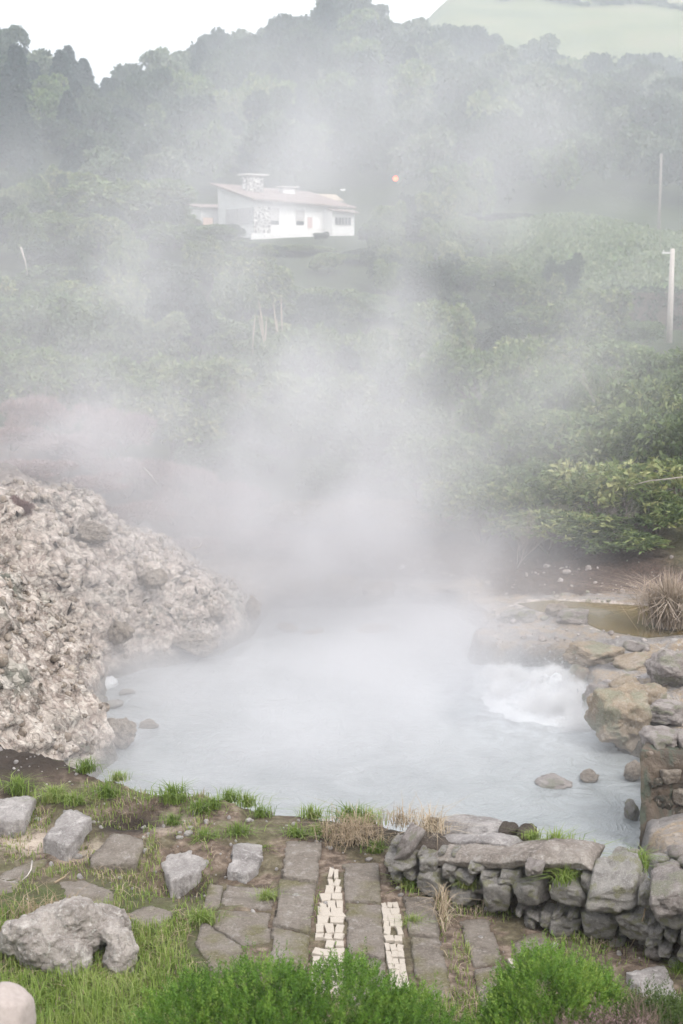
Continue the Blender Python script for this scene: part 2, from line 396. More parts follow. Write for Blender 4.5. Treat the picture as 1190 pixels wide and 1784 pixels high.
def chunky(V):
    w_ = rock.ravel()[:, None]
    d = np.stack([fbm(V * 1.7 + 3, 6, .62, ridge=True), fbm(V * 2.2 + 31, 6, .6), fbm(V * 4.1 + 77, 5, .62)], 1)
    zq = V[:, 2] / .24 + .9 * fbm(V * 1.1 + 9, 3); fr = zq - np.floor(zq)                  # weathered ledges
    led = np.stack([.10 * (1 - fr) ** 2, 0 * fr, .07 * (sstep(.0, .35, fr) - fr)], 1)
    chip = .05 * np.stack([fbm(V * 13, 3, .6, ridge=True), fbm(V * 13 + 40, 3, ridge=True), fbm(V * 12 + 80, 3, ridge=True)], 1)
    return (d * np.array([.24, .16, .10]) + led + chip) * w_
me = heightgrid('pool_bank', xs, ys, Z, chunky)
shelf = sstep(.55, 1.0, X - (Y - 16) * .0) * sstep(21.2, 20.4, Y) * (s > -.1)
shelf = np.maximum(shelf, sstep(18.6, 19.4, Y) * sstep(21.2, 20.6, Y) * (s > -.1) * .6)
attr(me, 'shelf', (shelf * (pond_s > .1)).ravel())
lit = np.maximum(sstep(20.2, 20.6, Y + .3 * n_a) * sstep(-1.2, .5, X), sstep(19.25, 19.5, Y + .15 * n_a) * sstep(1.9, 2.3, X) * (pond_s > .06)); heath = sstep(2.2, 3.4, s + .4 * n_a) * leftm
attr(me, 'litter', np.maximum(np.maximum(lit, heath), sstep(20.6, 21.4, Y) * .9).ravel())
attr(me, 'green', (.65 * sstep(23, 24.6, Y) + .6 * sstep(4.6, 5.4, X) * sstep(19.9, 21, Y)).clip(0, .7).ravel())
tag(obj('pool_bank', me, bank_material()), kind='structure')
# ---- the valley side and the hills
def hill_material():
    t = NT('hillside'); n1 = t.noise(.05, 5, .6); n2 = t.noise(.9, 6, .65)
    wood = t.ramp(n2, (.3, (.02, .028, .014)), (.6, (.05, .065, .028)), (.8, (.09, .10, .05)))
    past = t.ramp(n1, (.35, (.105, .13, .06)), (.55, (.165, .18, .085)), (.7, (.20, .185, .11)))
    crop = t.ramp(n2, (.3, (.09, .15, .05)), (.7, (.18, .25, .10)))
    c = t.mix(t.attr('pasture'), wood, past); c = t.mix(t.attr('crop'), c, crop)
    c = t.mix(t.attr('lawn'), c, t.ramp(n2, (.3, (.09, .10, .045)), (.7, (.16, .15, .09))))
    return t.bsdf(c, .95, t.bump(n2, .6, .4), .15)
us = np.linspace(-.62, .62, 150); ds = np.geomspace(24.7, 1500, 190)
U, D = np.meshgrid(us, ds); HX = U * D; HZ = hill(HX, D) - .02 - .0 * D
HZ = HZ - np.clip(D - 760, 0, None) * .06
HPX = 595 + FPX * U
i = np.arange(U.size).reshape(U.shape)
F = np.stack([i[:-1, :-1].ravel(), i[:-1, 1:].ravel(), i[1:, 1:].ravel(), i[1:, :-1].ravel()], 1)
me = mesh('hillside', np.stack([HX.ravel(), D.ravel(), HZ.ravel()], 1), F, True)
attr(me, 'pasture', (sstep(338, 352, D) * sstep(620, 700, HPX)).ravel())
attr(me, 'crop', (sstep(102, 108, D) * sstep(152, 146, D) * sstep(840, 880, HPX)).ravel())
attr(me, 'lawn', (sstep(77, 79, D) * sstep(92, 88, D) * sstep(630, 680, HPX) * sstep(1010, 960, HPX)).ravel())
tag(obj('hillside', me, hill_material()), kind='structure')
# land under and round everything, out to the horizon
V, F = box(-3000, -2500, -3.4, 3000, 3500, -3.0)
tag(obj('land', mesh('land', V, F), plain('rough_land', (.06, .075, .035), .95, .3, .02)), kind='structure')
# ---- water
def water_material():
    t = NT('milky_water'); foam = t.attr('foam')
    n1 = t.noise(1.3, 5, .6, 1.0); n2 = t.noise(9, 4, .6, .5)
    c = t.ramp(n1, (.3, (.20, .217, .222)), (.7, (.27, .287, .292)))
    c = t.mix(t.mth('MULTIPLY', foam, t.rng(t.noise(6, 6, .7, 1.2), .38, .72)), c, (.46, .49, .51))
    b = t.bump(t.noise(2.4, 5, .62, 1.2), .5, .14); b = t.bump(t.noise(11, 4, .6, .6), .4, .03, b)
    return t.bsdf(c, t.rng(foam, 0, 1, .28, .7), b, .45)
BOIL = atz(935, 1222, WZ)
def boilmask(x, y):
    q = np.stack([x.ravel(), y.ravel(), 0 * x.ravel()], 1)
    d = np.hypot((x - BOIL.x + .05) / .74, (y - BOIL.y) / 1.15) + .16 * fbm(q * 2.4, 3).reshape(x.shape)
    return d
xs = np.arange(-4.6, 4.0, .05); ys = np.arange(7.4, 21.6, .05); X, Y = np.meshgrid(xs, ys)
P3 = np.stack([X.ravel(), Y.ravel(), 0 * X.ravel()], 1)
bd = boilmask(X, Y)
Wz = WZ + .012 * fbm(P3 * 1.6, 4).reshape(X.shape) + .035 * sstep(2.6, .9, bd) * fbm(P3 * 4.5 + 4, 3).reshape(X.shape)
me = heightgrid('pool_water', xs, ys, Wz)
streak = np.clip(fbm(P3 * np.array([1.1, 3.2, 1]) + 40, 5, ridge=True).reshape(X.shape) * 1.6 - .35, 0, 1)
attr(me, 'foam', np.clip(sstep(2.1, .8, bd) * .9 + .4 * streak, 0, 1).ravel())
tag(obj('pool_water', me, water_material()), kind='structure')
# boiling spring: heaped white water
xs = np.arange(BOIL.x - 1.15, BOIL.x + 1.05, .018); ys = np.arange(BOIL.y - 1.5, BOIL.y + 1.35, .022); X, Y = np.meshgrid(xs, ys)
P3 = np.stack([X.ravel(), Y.ravel(), 0 * X.ravel()], 1); bd = boilmask(X, Y)
def pk(px, py, r, h):
    c = atz(px, py, WZ); return h * np.exp(-(np.hypot(X - c.x, (Y - c.y)) / r) ** 2)
heap = pk(962, 1212, .26, .25) + pk(890, 1190, .2, .12) + pk(1005, 1240, .24, .15) + pk(915, 1212, .25, .13) + pk(850, 1180, .16, .07) + pk(985, 1266, .3, .07) + .02
Z = WZ - .06 + sstep(1.05, .55, bd) * (.05 + .85 * heap * (.75 + .9 * np.abs(fbm(P3 * 6.5, 4)).reshape(X.shape) + .35 * fbm(P3 * 15, 3).reshape(X.shape)) + .035 * np.abs(fbm(P3 * 18, 3)).reshape(X.shape))
def spray(V):
    a_ = np.clip((V[:, 2] - WZ) / .25, 0, 1)[:, None]
    return a_ * .075 * np.stack([fbm(V * 11, 4), fbm(V * 11 + 20, 4), fbm(V * 17 + 40, 3)], 1)
me = heightgrid('boiling_water', xs, ys, Z, spray)
t = NT('white_water'); t.bsdf(t.mix(t.noise(8, 5), (.56, .58, .60), (.70, .72, .73)), .55, t.bump(t.noise(26, 6, .75), 1.0, .03), .4, **{'Subsurface Weight': .25, 'Subsurface Radius': (.1, .1, .1), 'Subsurface Scale': .3})
tag(obj('boiling_water', me, t.m), 'white boiling water heaped up beside the tan shelf at the right of the hot pool', 'boiling water', kind='stuff')
V, F = [], []
iv, jf = ico(1)
for k in range(240):
    a = random.gauss(0, 1); cpx = random.choice([(962, 1200), (890, 1186), (1010, 1236), (930, 1196), (850, 1176)])
    c = atz(cpx[0] + random.gauss(0, 22), cpx[1] + random.gauss(0, 12), WZ); c.z = WZ + .12 + abs(random.gauss(0, .13))
    r = random.uniform(.003, .009)
    F.append(jf + len(V) * len(iv)); V.append(iv * r * np.array([1, 1, random.uniform(.7, 1.6)]) + np.array(c))
tag(obj('spray', mesh('spray', np.concatenate(V), np.concatenate(F), True), t.m), 'small white drops thrown up over the boiling water', 'water spray', kind='stuff')
# ochre pond behind the right bank
V = [(p[0], p[1], -.895) for p in POND]
t = NT('ochre_water'); n = t.noise(1.2, 5, .6, 1)
c = t.ramp(n, (.3, (.10, .072, .025)), (.52, (.17, .115, .035)), (.66, (.17, .14, .08)), (.78, (.26, .23, .18)))
t.bsdf(c, .12, t.bump(t.noise(12, 3), .08, .01), .5)
tag(obj('mud_pond', mesh('mud_pond', V, [tuple(range(len(V)))]), t.m), kind='structure')
# ================================================================== AIR
t = NT('haze_air')
pv = t.n('ShaderNodeVolumePrincipled', {'Color': (.86, .905, .97, 1), 'Density': HAZE_D, 'Anisotropy': .2})
t.t.links.new(pv.outputs[0], t.out.inputs['Volume'])
V, F = box(-700, -120, -4.5, 700, 1150, 125)
tag(obj('haze', mesh('haze', V, F), t.m), kind='stuff')
# ---- steam: a real density grid in the air over the pool
def grid(name, lo, hi, vox, label, step, colour, field):
    lo, hi = Vector(lo), Vector(hi)
    ng = bpy.data.node_groups.new(name + '_field', 'GeometryNodeTree')
    ng.interface.new_socket('Geometry', in_out='INPUT', socket_type='NodeSocketGeometry')
    ng.interface.new_socket('Geometry', in_out='OUTPUT', socket_type='NodeSocketGeometry')
    N, L = ng.nodes, ng.links
    def nd(typ, ins=None, **pr):
        q = N.new(typ)
        for k, v in pr.items(): setattr(q, k, v)
        for k, v in (ins or {}).items():
            if isinstance(v, bpy.types.NodeSocket): L.new(v, q.inputs[k])
            else: q.inputs[k].default_value = v
        return q
    def m(op, a, b=0.0): return nd('ShaderNodeMath', {0: a, 1: b}, operation=op).outputs[0]
    def vm(op, a, b, out=0): return nd('ShaderNodeVectorMath', {0: a, 1: b}, operation=op).outputs[out]
    pos = N.new('GeometryNodeInputPosition').outputs[0]
    tot = field(nd, m, vm, pos)
    dim = [int((b - a) / vox) for a, b in zip(lo, hi)]
    vc = nd('GeometryNodeVolumeCube', {'Density': tot, 'Min': lo, 'Max': hi, 'Resolution X': dim[0], 'Resolution Y': dim[1], 'Resolution Z': dim[2]})
    t = NT(name)
    pv = t.n('ShaderNodeVolumePrincipled', {'Color': (*colour, 1), 'Density': 1.0, 'Anisotropy': .15})
    t.t.links.new(pv.outputs[0], t.out.inputs['Volume'])
    sm = nd('GeometryNodeSetMaterial', {'Geometry': vc.outputs[0], 'Material': t.m})
    go = N.new('NodeGroupOutput'); L.new(sm.outputs[0], go.inputs[0])
    v = bpy.data.volumes.new(name); v.materials.append(t.m)
    v.render.step_size = step
    o = bpy.data.objects.new(name, v); C.objects.link(o)
    md = o.modifiers.new('field', 'NODES'); md.node_group = ng
    tag(o, label, name, kind='stuff')
def steam_field(nd, m, vm, pos):
    sep = nd('ShaderNodeSeparateXYZ', {0: pos})
    zz = m('ADD', sep.outputs[2], 1.2)
    shear = nd('ShaderNodeCombineXYZ', {0: m('MULTIPLY', zz, -.25), 1: m('MULTIPLY', zz, .2), 2: m('MULTIPLY', zz, -.2)}).outputs[0]
    q = vm('ADD', pos, shear)
    n1 = nd('ShaderNodeTexNoise', {'Vector': q, 'Scale': .5, 'Detail': 6.0, 'Roughness': .58, 'Distortion': 1.1}).outputs[0]
    n2 = nd('ShaderNodeTexNoise', {'Vector': q, 'Scale': .16, 'Detail': 2.0, 'Roughness': .5, 'Distortion': .4}).outputs[0]
    wisp = m('MULTIPLY', nd('ShaderNodeMapRange', {0: n1, 1: .34, 2: .68, 3: .0, 4: 1.7}, clamp=True, interpolation_type='SMOOTHSTEP').outputs[0],
             nd('ShaderNodeMapRange', {0: n2, 1: .32, 2: .64, 3: .25, 4: 1.5}, clamp=True).outputs[0])
    tot = None
    for (c, r, d, keep) in STEAM:
        e = vm('MULTIPLY', vm('SUBTRACT', pos, tuple(c)), tuple(1 / k for k in r))
        g = m('EXPONENT', m('MULTIPLY', vm('DOT_PRODUCT', e, e, 'Value'), -1.0))
        g = m('MULTIPLY', g, m('ADD', m('MULTIPLY', wisp, d * (1 - keep)), d * keep))
        tot = g if tot is None else m('ADD', tot, g)
    tot = m('MAXIMUM', m('SUBTRACT', tot, .003), 0.0)
    return tot
grid('steam', (-9, 9.5, -1.25), (10, 30, 9.5), .17, 'pale steam rising off the hot pool and drifting across the valley', .4, (.978, .972, .993), steam_field)
def froth_field(nd, m, vm, pos):
    tot = None
    for (px, py, up, r, d) in [(964, 1206, .13, .2, .95), (942, 1196, .09, .16, .8), (985, 1216, .10, .17, .85), (870, 1186, .05, .15, .75), (905, 1196, .07, .16, .8), (1030, 1270, .04, .18, .7), (940, 1240, .04, .3, .62), (880, 1215, .03, .28, .6), (1000, 1275, .03, .26, .62), (935, 1214, .10, .2, .8), (890, 1190, .08, .18, .85), (1000, 1232, .10, .22, .9), (1018, 1256, .05, .2, .7), (852, 1180, .04, .16, .6), (975, 1250, .06, .3, .7), (915, 1205, .08, .2, .7)]:
        c = atz(px, py, WZ); c.z += up
        e = vm('MULTIPLY', vm('SUBTRACT', pos, tuple(c)), (1 / r, 1 / r, 1 / (r * .95)))
        g = m('MULTIPLY', m('EXPONENT', m('MULTIPLY', vm('DOT_PRODUCT', e, e, 'Value'), -1.0)), d)
        tot = g if tot is None else m('MAXIMUM', tot, g)
    n1 = nd('ShaderNodeTexNoise', {'Vector': pos, 'Scale': 9.0, 'Detail': 7.0, 'Roughness': .68, 'Distortion': .3}).outputs[0]
    k = m('ADD', m('MULTIPLY', tot, 1.25), m('MULTIPLY', m('SUBTRACT', n1, .5), 2.3))
    return m('MULTIPLY', m('MINIMUM', m('MAXIMUM', m('SUBTRACT', k, .42), 0.0), .5), 30.0)
grid('froth', (BOIL.x - 1.0, BOIL.y - 1.1, WZ - .02), (BOIL.x + 1.0, BOIL.y + 1.3, WZ + .62), .024, 'soft white froth and spray flying over the boiling water at the right of the pool', .05, (.985, .985, .985), froth_field)
# ================================================================== ROCKS, PAVING AND WALLS
def rock_verts(seed, sub=3, planes=9, rough=.08, soft=10., flat=1.0, lo=.62, blocky=False):
    g = np.random.default_rng(seed); v, f = ico(sub)
    n = g.normal(size=(planes, 3)); d = g.uniform(lo, 1, planes)
    if blocky:                                              # six jittered box faces and some chipped corners
        n[:6] = np.concatenate([np.eye(3), -np.eye(3)]) + g.normal(size=(6, 3)) * .17; d[:6] = g.uniform(.62, .75, 6); d[6:] = g.uniform(.78, .98, planes - 6)
    n /= np.linalg.norm(n, axis=1)[:, None]
    c = np.maximum(v @ n.T, 1e-3); r = d / c; r = np.concatenate([r, np.full((len(v), 1), 1.1)], 1)
    rr = (np.mean(r ** -soft, 1) * planes ** .6) ** (-1 / soft); rr = np.minimum(rr, 1.4)
    rr = rr * (1 + rough * fbm(v * 2.3 + seed * 3.7, 4) + .5 * rough * fbm(v * 7 + seed, 3, ridge=True) + .22 * rough * fbm(v * 17 + seed, 3))
    V = v * rr[:, None]; V = V - (V.max(0) + V.min(0)) / 2
    return V / np.abs(V).max(0), f
def rockmat(name, a, b, c, scale=2.2, lichen=None, moss=None, wet=None, rough=.88, pits=0):
    t = NT(name); off = t.mth('MULTIPLY', t.orand(), 37.0)
    co = t.n('ShaderNodeVectorMath', {0: t.coord(), 1: t.n('ShaderNodeCombineXYZ', {0: off, 1: off, 2: off}).outputs[0]}, operation='ADD').outputs[0]
    n1 = t.noise(scale, 6, .62, .5, co); n2 = t.noise(scale * 5, 6, .7, 0, co); n3 = t.noise(scale * .6, 3, .5, 0, co)
    col = t.ramp(n1, (.3, a), (.5, b), (.72, c))
    col = t.mix(t.rng(n2, .35, .7), t.mix(.45, col, a), col)
    col = t.mix(t.mth('MULTIPLY', t.rng(t.orand(), 0, 1, 0, .35), 1.0), col, b)
    if lichen: col = t.mix(t.mth('MULTIPLY', t.rng(t.noise(scale * 2.4, 6, .75, .3, co), .54, .70), .8), col, lichen)
    if moss: col = t.mix(t.mth('MULTIPLY', t.rng(n3, .52, .62), t.rng(n2, .3, .5)), col, moss)
    n4 = t.noise(scale * 13, 4, .75, 0, co); col = t.mix(t.mth('MULTIPLY', t.rng(n4, .55, .74), .42), col, tuple(x * .45 for x in a)); col = t.mix(t.mth('MULTIPLY', t.rng(n4, .45, .28), .6), col, tuple(min(.8, x * 1.35) for x in c))
    b_ = t.bump(n2, .9, .05); b_ = t.bump(n4, .7, .02, b_); b_ = t.bump(t.noise(scale * 16, 4, .7, 0, co), .6, .015, b_)
    if pits:
        vo = t.voro(pits, vec=co); b_ = t.bump(t.rng(vo, 0, .32), 1.0, .03, b_)
        col = t.mix(t.rng(vo, .22, .05), col, tuple(x * .3 for x in a))
    return t.bsdf(col, rough, b_, .25)
M_BASALT = rockmat('weathered_basalt', (.165, .15, .136), (.44, .41, .38), (.62, .585, .545), 2.6, (.66, .63, .60), (.30, .29, .19))
M_SLATE = rockmat('worn_paving_stone', (.17, .143, .12), (.29, .25, .213), (.39, .35, .305), 5.0, (.50, .46, .43), (.20, .18, .10))
M_PALEST = rockmat('pale_paving_stone', (.22, .20, .19), (.44, .405, .39), (.62, .58, .56), 5, (.70, .66, .64))
M_PITTED = rockmat('pitted_tuff', (.16, .14, .125), (.46, .41, .375), (.68, .62, .575), 3.4, (.68, .64, .60))
M_TAN = rockmat('ochre_sinter', (.26, .205, .15), (.43, .345, .25), (.53, .47, .42), 1.6, (.60, .55, .50), (.31, .30, .22))
M_PINK = rockmat('pinkish_rock', (.19, .168, .158), (.40, .35, .325), (.58, .53, .50), 1.8, (.62, .58, .56), (.27, .265, .20))
M_CRUST = rockmat('crusted_sinter', (.14, .115, .09), (.42, .35, .29), (.64, .57, .50), 2.4, (.72, .66, .59), pits=7)
M_MARBLE = plain('white_limestone', (.43, .38, .325), .7, .3, 22, .35)
_rk = {}
def rockmesh(kind, i, **kw):
    if (kind, i) not in _rk:
        V, f = rock_verts(hash((kind, i)) % 9973 if False else sum(map(ord, kind)) * 7 + i * 31, **kw)
        _rk[kind, i] = mesh(kind, V, f, kind.startswith('stone') or kw.get('sub', 3) < 4 and kind != 'wallstone')
    return _rk[kind, i]
def rock(px, py, w, h, base, m, label, cat='rock', name='rock', i=0, depth=1.0, rz=None, sub=4, dist=None, group=None, tilt=(0, 0), **kw):
    """a rock whose outline in the photo is w x h pixels round (px, py) and which sits on the height base"""
    foot = atz(px, py + h / 2, base) if dist is None else aty(px, py + h / 2, dist)
    k = (foot - Vector((0, 0, CAMZ))).length / FPX
    sx, sz = w * k / 2, h * k / 2; sy = (sx + sz) / 2 * depth
    me = rockmesh(name + m.name, i, sub=sub, **kw)
    key = (me.name, m.name)
    if not me.materials: me.materials.append(m)
    o = obj(name, me, None, None, (foot.x, foot.y + sy * .75, foot.z + sz * .95), (tilt[0], tilt[1], random.uniform(-.5, .5) if rz is None else rz), (sx * 1.04, sy, sz * 1.04))
    if label: tag(o, label, cat, group)
    return o
def slab_mesh(pts, ztop, thick, jit=.01, cell=.016, bev=.012, seed=0, slope=(0, 0)):
    """a stone slab: a fine sheet cut to the warped outline, rolled down at its broken edges"""
    W = np.array([atz(a, b, ztop)[:2] for a, b in pts]); c = W.mean(0)
    for _ in range(3): W = np.array([atz(a, b, ztop + slope[0] * (q[0] - c[0]) + slope[1] * (q[1] - c[1]))[:2] for (a, b), q in zip(pts, W)])
    c = W.mean(0); lo, hi = W.min(0) - .04, W.max(0) + .04
    xs = np.arange(lo[0], hi[0], cell); ys = np.arange(lo[1], hi[1], cell); X, Y = np.meshgrid(xs, ys)
    P = np.stack([X.ravel(), Y.ravel(), 0 * X.ravel() + seed], 1)
    sd = sdist(P[:, :2], W) + jit * 1.6 * fbm(P * 7, 3) + jit * .8 * fbm(P * 26, 2)
    z = 0.006 * fbm(P * 5, 4) + .006 * fbm(P * 24, 3) - .012 * np.clip(fbm(P * 9 + 5, 3, ridge=True), .25, 1)
    z = z - bev * sstep(-.03, 0, sd) - thick * (sd > 0)
    G2 = np.gradient(sd.reshape(X.shape), cell); gn = np.hypot(G2[0], G2[1]) + 1e-6
    mv = np.where(sd > 0, sd * .98, np.where(sd > -.75 * cell, sd, 0))                                # the skirt folds back under the rim
    P[:, 0] -= mv * (G2[1] / gn).ravel(); P[:, 1] -= mv * (G2[0] / gn).ravel()
    z = z + slope[0] * (P[:, 0] - c[0]) + slope[1] * (P[:, 1] - c[1])
    ok = (sd < cell * 1.7).reshape(X.shape); i = np.arange(X.size).reshape(X.shape)
    q = ok[:-1, :-1] & ok[:-1, 1:] & ok[1:, 1:] & ok[1:, :-1]
    F = np.stack([i[:-1, :-1][q], i[:-1, 1:][q], i[1:, 1:][q], i[1:, :-1][q]], 1)
    u, inv = np.unique(F, return_inverse=True)
    V = np.stack([P[u, 0] - c[0], P[u, 1] - c[1], z[u]], 1)
    return mesh('slab', V, inv.reshape(-1, 4), False), Vector((c[0], c[1], ztop))
# loose slabs lying in the turf
LOOSE = [
    ([(-22, 1392), (47, 1381), (64, 1389), (40, 1428), (-15, 1431)], M_PALEST, .055, 'pale stained paving slab at the rim path, cut off by the left edge'),
    ([(111, 1406), (134, 1408), (161, 1421), (119, 1475), (76, 1458)], M_PALEST, .05, 'pale square paving slab set like a diamond beside bright turf'),
    ([(198, 1446), (249, 1458), (250, 1471), (235, 1505), (158, 1505), (155, 1492)], M_SLATE, .05, 'grey brown mottled slab raised between a pale slab and a gravel patch'),
    ([(289, 1481), (329, 1470), (345, 1482), (365, 1498), (352, 1508), (351, 1518), (324, 1526), (296, 1535), (282, 1502)], M_PALEST, .055, 'cracked whitish slab tilted over a dark hollow in the turf'),
    ([(408, 1466), (456, 1466), (458, 1490), (450, 1511), (431, 1525), (393, 1515)], M_PALEST, .035, 'pale beige slab with a straight crack lying on bare soil'),
    ([(0, 1520), (30, 1506), (81, 1492), (77, 1505), (45, 1530), (20, 1552), (-14, 1558)], M_SLATE, .015, 'dark flat slab sunk flush in grass with a curved twig on it'),
    ([(101, 1535), (145, 1530), (205, 1555), (188, 1579), (158, 1586), (111, 1565)], M_SLATE, .02, 'dark cracked slab sunk in grass just behind the big pitted boulder'),
    ([(215, 1592), (262, 1574), (307, 1586), (299, 1602), (276, 1619), (232, 1613)], M_SLATE, .025, 'dark oval slab in grass with a pale chip at its edge'),
]
SLABS_PX = []
for k, (pts, m_, up, lab) in enumerate(LOOSE):
    cx = sum(p[0] for p in pts) / len(pts); cyy = sum(p[1] for p in pts) / len(pts); c0 = atz(cx, cyy, 0)
    z = gz(c0.x, c0.y) + up * .45
    dy = (gz(c0.x, c0.y + .2) - gz(c0.x, c0.y - .2)) / .4; dx = (gz(c0.x + .2, c0.y) - gz(c0.x - .2, c0.y)) / .4
    me, c = slab_mesh(pts, z, .13, .011, .014, .007, 40 + k, (dx * .7, min(dy, .2) * .8)); me.name = 'paving_slab'
    tag(obj('paving_slab', me, m_, None, c), lab, 'paving slab', 'loose slabs set in the turf')
    SLABS_PX.append(pts)
# the paved path: stone strips with cobbles between them
path = tag(empty('paved_path', tuple(atz(600, 1600, 0))), kind='structure')
def pchild(name, me, m_, loc, rot=(0, 0, 0), sc=None):
    return obj(name, me, m_, path, Vector(loc) - path.location, rot, sc)
STRIPS = [
    [(497, 1462), (561, 1465), (553, 1533), (489, 1525)], [(487, 1528), (552, 1536), (540, 1622), (476, 1606)], [(474, 1610), (539, 1626), (534, 1720), (468, 1720)],
    [(366, 1536), (389, 1540), (382, 1578), (352, 1580)], [(392, 1540), (455, 1545), (482, 1553), (474, 1584), (384, 1579)],
    [(380, 1583), (473, 1588), (470, 1640), (425, 1645), (372, 1612)], [(352, 1604), (368, 1612), (421, 1646), (432, 1690), (370, 1690), (340, 1640)],
    [(597, 1502), (660, 1501), (664, 1569), (602, 1566)], [(602, 1569), (664, 1573), (671, 1668), (606, 1658)], [(606, 1662), (671, 1672), (678, 1760), (610, 1760)],
    [(702, 1558), (757, 1561), (768, 1630), (713, 1626)], [(713, 1630), (768, 1634), (789, 1735), (735, 1745), (724, 1690)],
    [(801, 1602), (835, 1597), (853, 1600), (876, 1672), (826, 1682), (812, 1640)], [(827, 1687), (874, 1679), (868, 1760), (838, 1770)],
    [(897, 1640), (915, 1626), (952, 1618), (957, 1655), (930, 1664), (898, 1660)], [(1092, 1690), (1156, 1679), (1188, 1735), (1126, 1742)],
]
for k, pts in enumerate(STRIPS):
    cx = sum(p[0] for p in pts) / len(pts); cyy = sum(p[1] for p in pts) / len(pts); c0 = atz(cx, cyy, 0)
    z = max(gz(c0.x, c0.y), -.02) + (.022 if k != 15 else .05)
    me, c = slab_mesh(pts, z, .08, .006, .014, .005, 80 + k)
    pchild('slab', me, M_PALEST if k == 15 else M_SLATE, c, (random.uniform(-.012, .012), random.uniform(-.012, .012), 0))
    SLABS_PX.append(pts)
cob = []
for k in range(12):                                          # split limestone setts: uneven four or five sided tops
    gq = random.Random(500 + k); m_ = gq.choice([4, 4, 5]); ring = []
    for cx_, cy_ in [(-1, -1), (0, -1), (1, -1), (1, 0), (1, 1), (0, 1), (-1, 1), (-1, 0)]:
        e_ = .13 if cx_ and cy_ else .07; ring.append((cx_ * .97 + gq.gauss(0, e_), cy_ * .97 + gq.gauss(0, e_)))
    n_ = len(ring); V = [(x * s_, y * s_, z) for s_, z in ((1, -1.5), (1.0, .6), (.97, .88), (.90, 1.0)) for x, y in ring] + [(gq.uniform(-.2, .2), gq.uniform(-.2, .2), gq.uniform(.92, 1.05))]
    V = [(x, y, z + ((.06 * gq.gauss(0, 1)) if z > .7 else 0)) for x, y, z in V]
    F = [(l * n_ + j, l * n_ + (j + 1) % n_, (l + 1) * n_ + (j + 1) % n_, (l + 1) * n_ + j) for l in range(3) for j in range(n_)] + [(3 * n_ + j, 3 * n_ + (j + 1) % n_, 4 * n_) for j in range(n_)]
    cob.append(mesh('cobble', V, F)); cob[-1].materials.append(M_MARBLE)
def cobbles(rows, skip=()):
    for r_, (l, r, top, bot, n) in enumerate(rows):
        cuts = np.cumsum([random.uniform(.75, 1.25) for _ in range(n)]); cuts = np.concatenate([[0], cuts / cuts[-1]])
        for k in range(n):
            if (r_, k) in skip: continue
            x0 = l + (r - l) * cuts[k]; x1 = l + (r - l) * cuts[k + 1]; y0, y1 = top + random.uniform(-1.5, 1.5), bot + random.uniform(-1.5, 1.5)
            c = atz((x0 + x1) / 2, (y0 + y1) / 2, .03); a = atz(x0, y1, .03); b = atz(x1, y0, .03)
            z = max(gz(c.x, c.y), -.01) + .003
            pchild('cobble', random.choice(cob), None, (c.x, c.y, z), (random.uniform(-.06, .06), random.uniform(-.06, .06), random.uniform(-.14, .14)),
                   ((b.x - a.x) / 2 * random.uniform(.88, .99), (b.y - a.y) / 2 * random.uniform(.86, .98), .012))
rows = []; y = 1512
while y < 1722:
    h = random.uniform(11, 16); f = (y - 1512) / 200
    l = np.interp(y, [1512, 1536, 1546, 1600, 1650, 1722], [572, 570, 558, 550, 544, 538]); r = np.interp(y, [1512, 1545, 1600, 1720], [590, 597, 600, 600])
    rows.append((l, r, y, y + h, 2 if y < 1560 else random.choice([2, 3, 3]))); y += h
cobbles(rows, {(9, 0)})
rows = []; y = 1565
while y < 1728:
    h = random.uniform(10, 14.5); l = np.interp(y, [1565, 1640, 1728], [665, 671, 685]); r = np.interp(y, [1565, 1600, 1640, 1700, 1728], [694, 701, 703, 711, 716])
    rows.append((l, r, y, y + h, random.choice([2, 3, 3]))); y += h
cobbles(rows, {(4, 1)})
cobbles([(888, 897, 1662, 1674, 1), (892, 902, 1674, 1688, 1)])
# ---- low dry stone wall at the right of the path
WB = [(670, 1535), (700, 1540), (783, 1562), (870, 1594), (955, 1616), (1069, 1634), (1118, 1660), (1190, 1690), (1330, 1745), (1500, 1800)]
WBW = [atz(a, b, 0) for a, b in WB]
def wall_y(px): return float(np.interp(px, [a for a, b in WB], [p.y for p in WBW]))
wall = tag(empty('dry_stone_wall', (WBW[4].x, WBW[4].y, 0)), 'low rough dry stone wall of grey blocks curving between the path and the pool', 'wall', kind='thing')
def wchild(name, me, m_, loc, rot=(0, 0, 0), sc=None): return obj(name, me, m_, wall, Vector(loc) - wall.location, rot, sc)
# core of dark earth and mortar, swept along the curve
prof = [(.05, -.15), (.05, .02), (.055, .12), (.05, .19), (.07, .22), (.12, .25), (.25, .25), (.37, .20), (.42, .12), (.44, -.1), (.44, -1.5)]
pp = []
for a, b in zip(WBW[:-1], WBW[1:]):
    for k in range(10): pp.append(a.lerp(b, k / 10))
hs = []
V = []; n = len(prof)
for i_, p in enumerate(pp):
    t_ = (pp[min(i_ + 1, len(pp) - 1)] - pp[max(i_ - 1, 0)]).normalized(); nrm = Vector((-t_.y, t_.x, 0))
    if nrm.y < 0: nrm = -nrm
    hsc = np.interp(i_ / len(pp), [0, .12, .3, .5, .62, .8, 1], [.75, 1.0, 1.03, .98, .9, .95, .9])
    for (d, z) in prof: V.append(p + nrm * d + Vector((0, 0, z * (hsc if z > 0 else 1))))
V = np.array(V); F = [(i_ * n + k, (i_ + 1) * n + k, (i_ + 1) * n + k + 1, i_ * n + k + 1) for i_ in range(len(pp) - 1) for k in range(n - 1)]
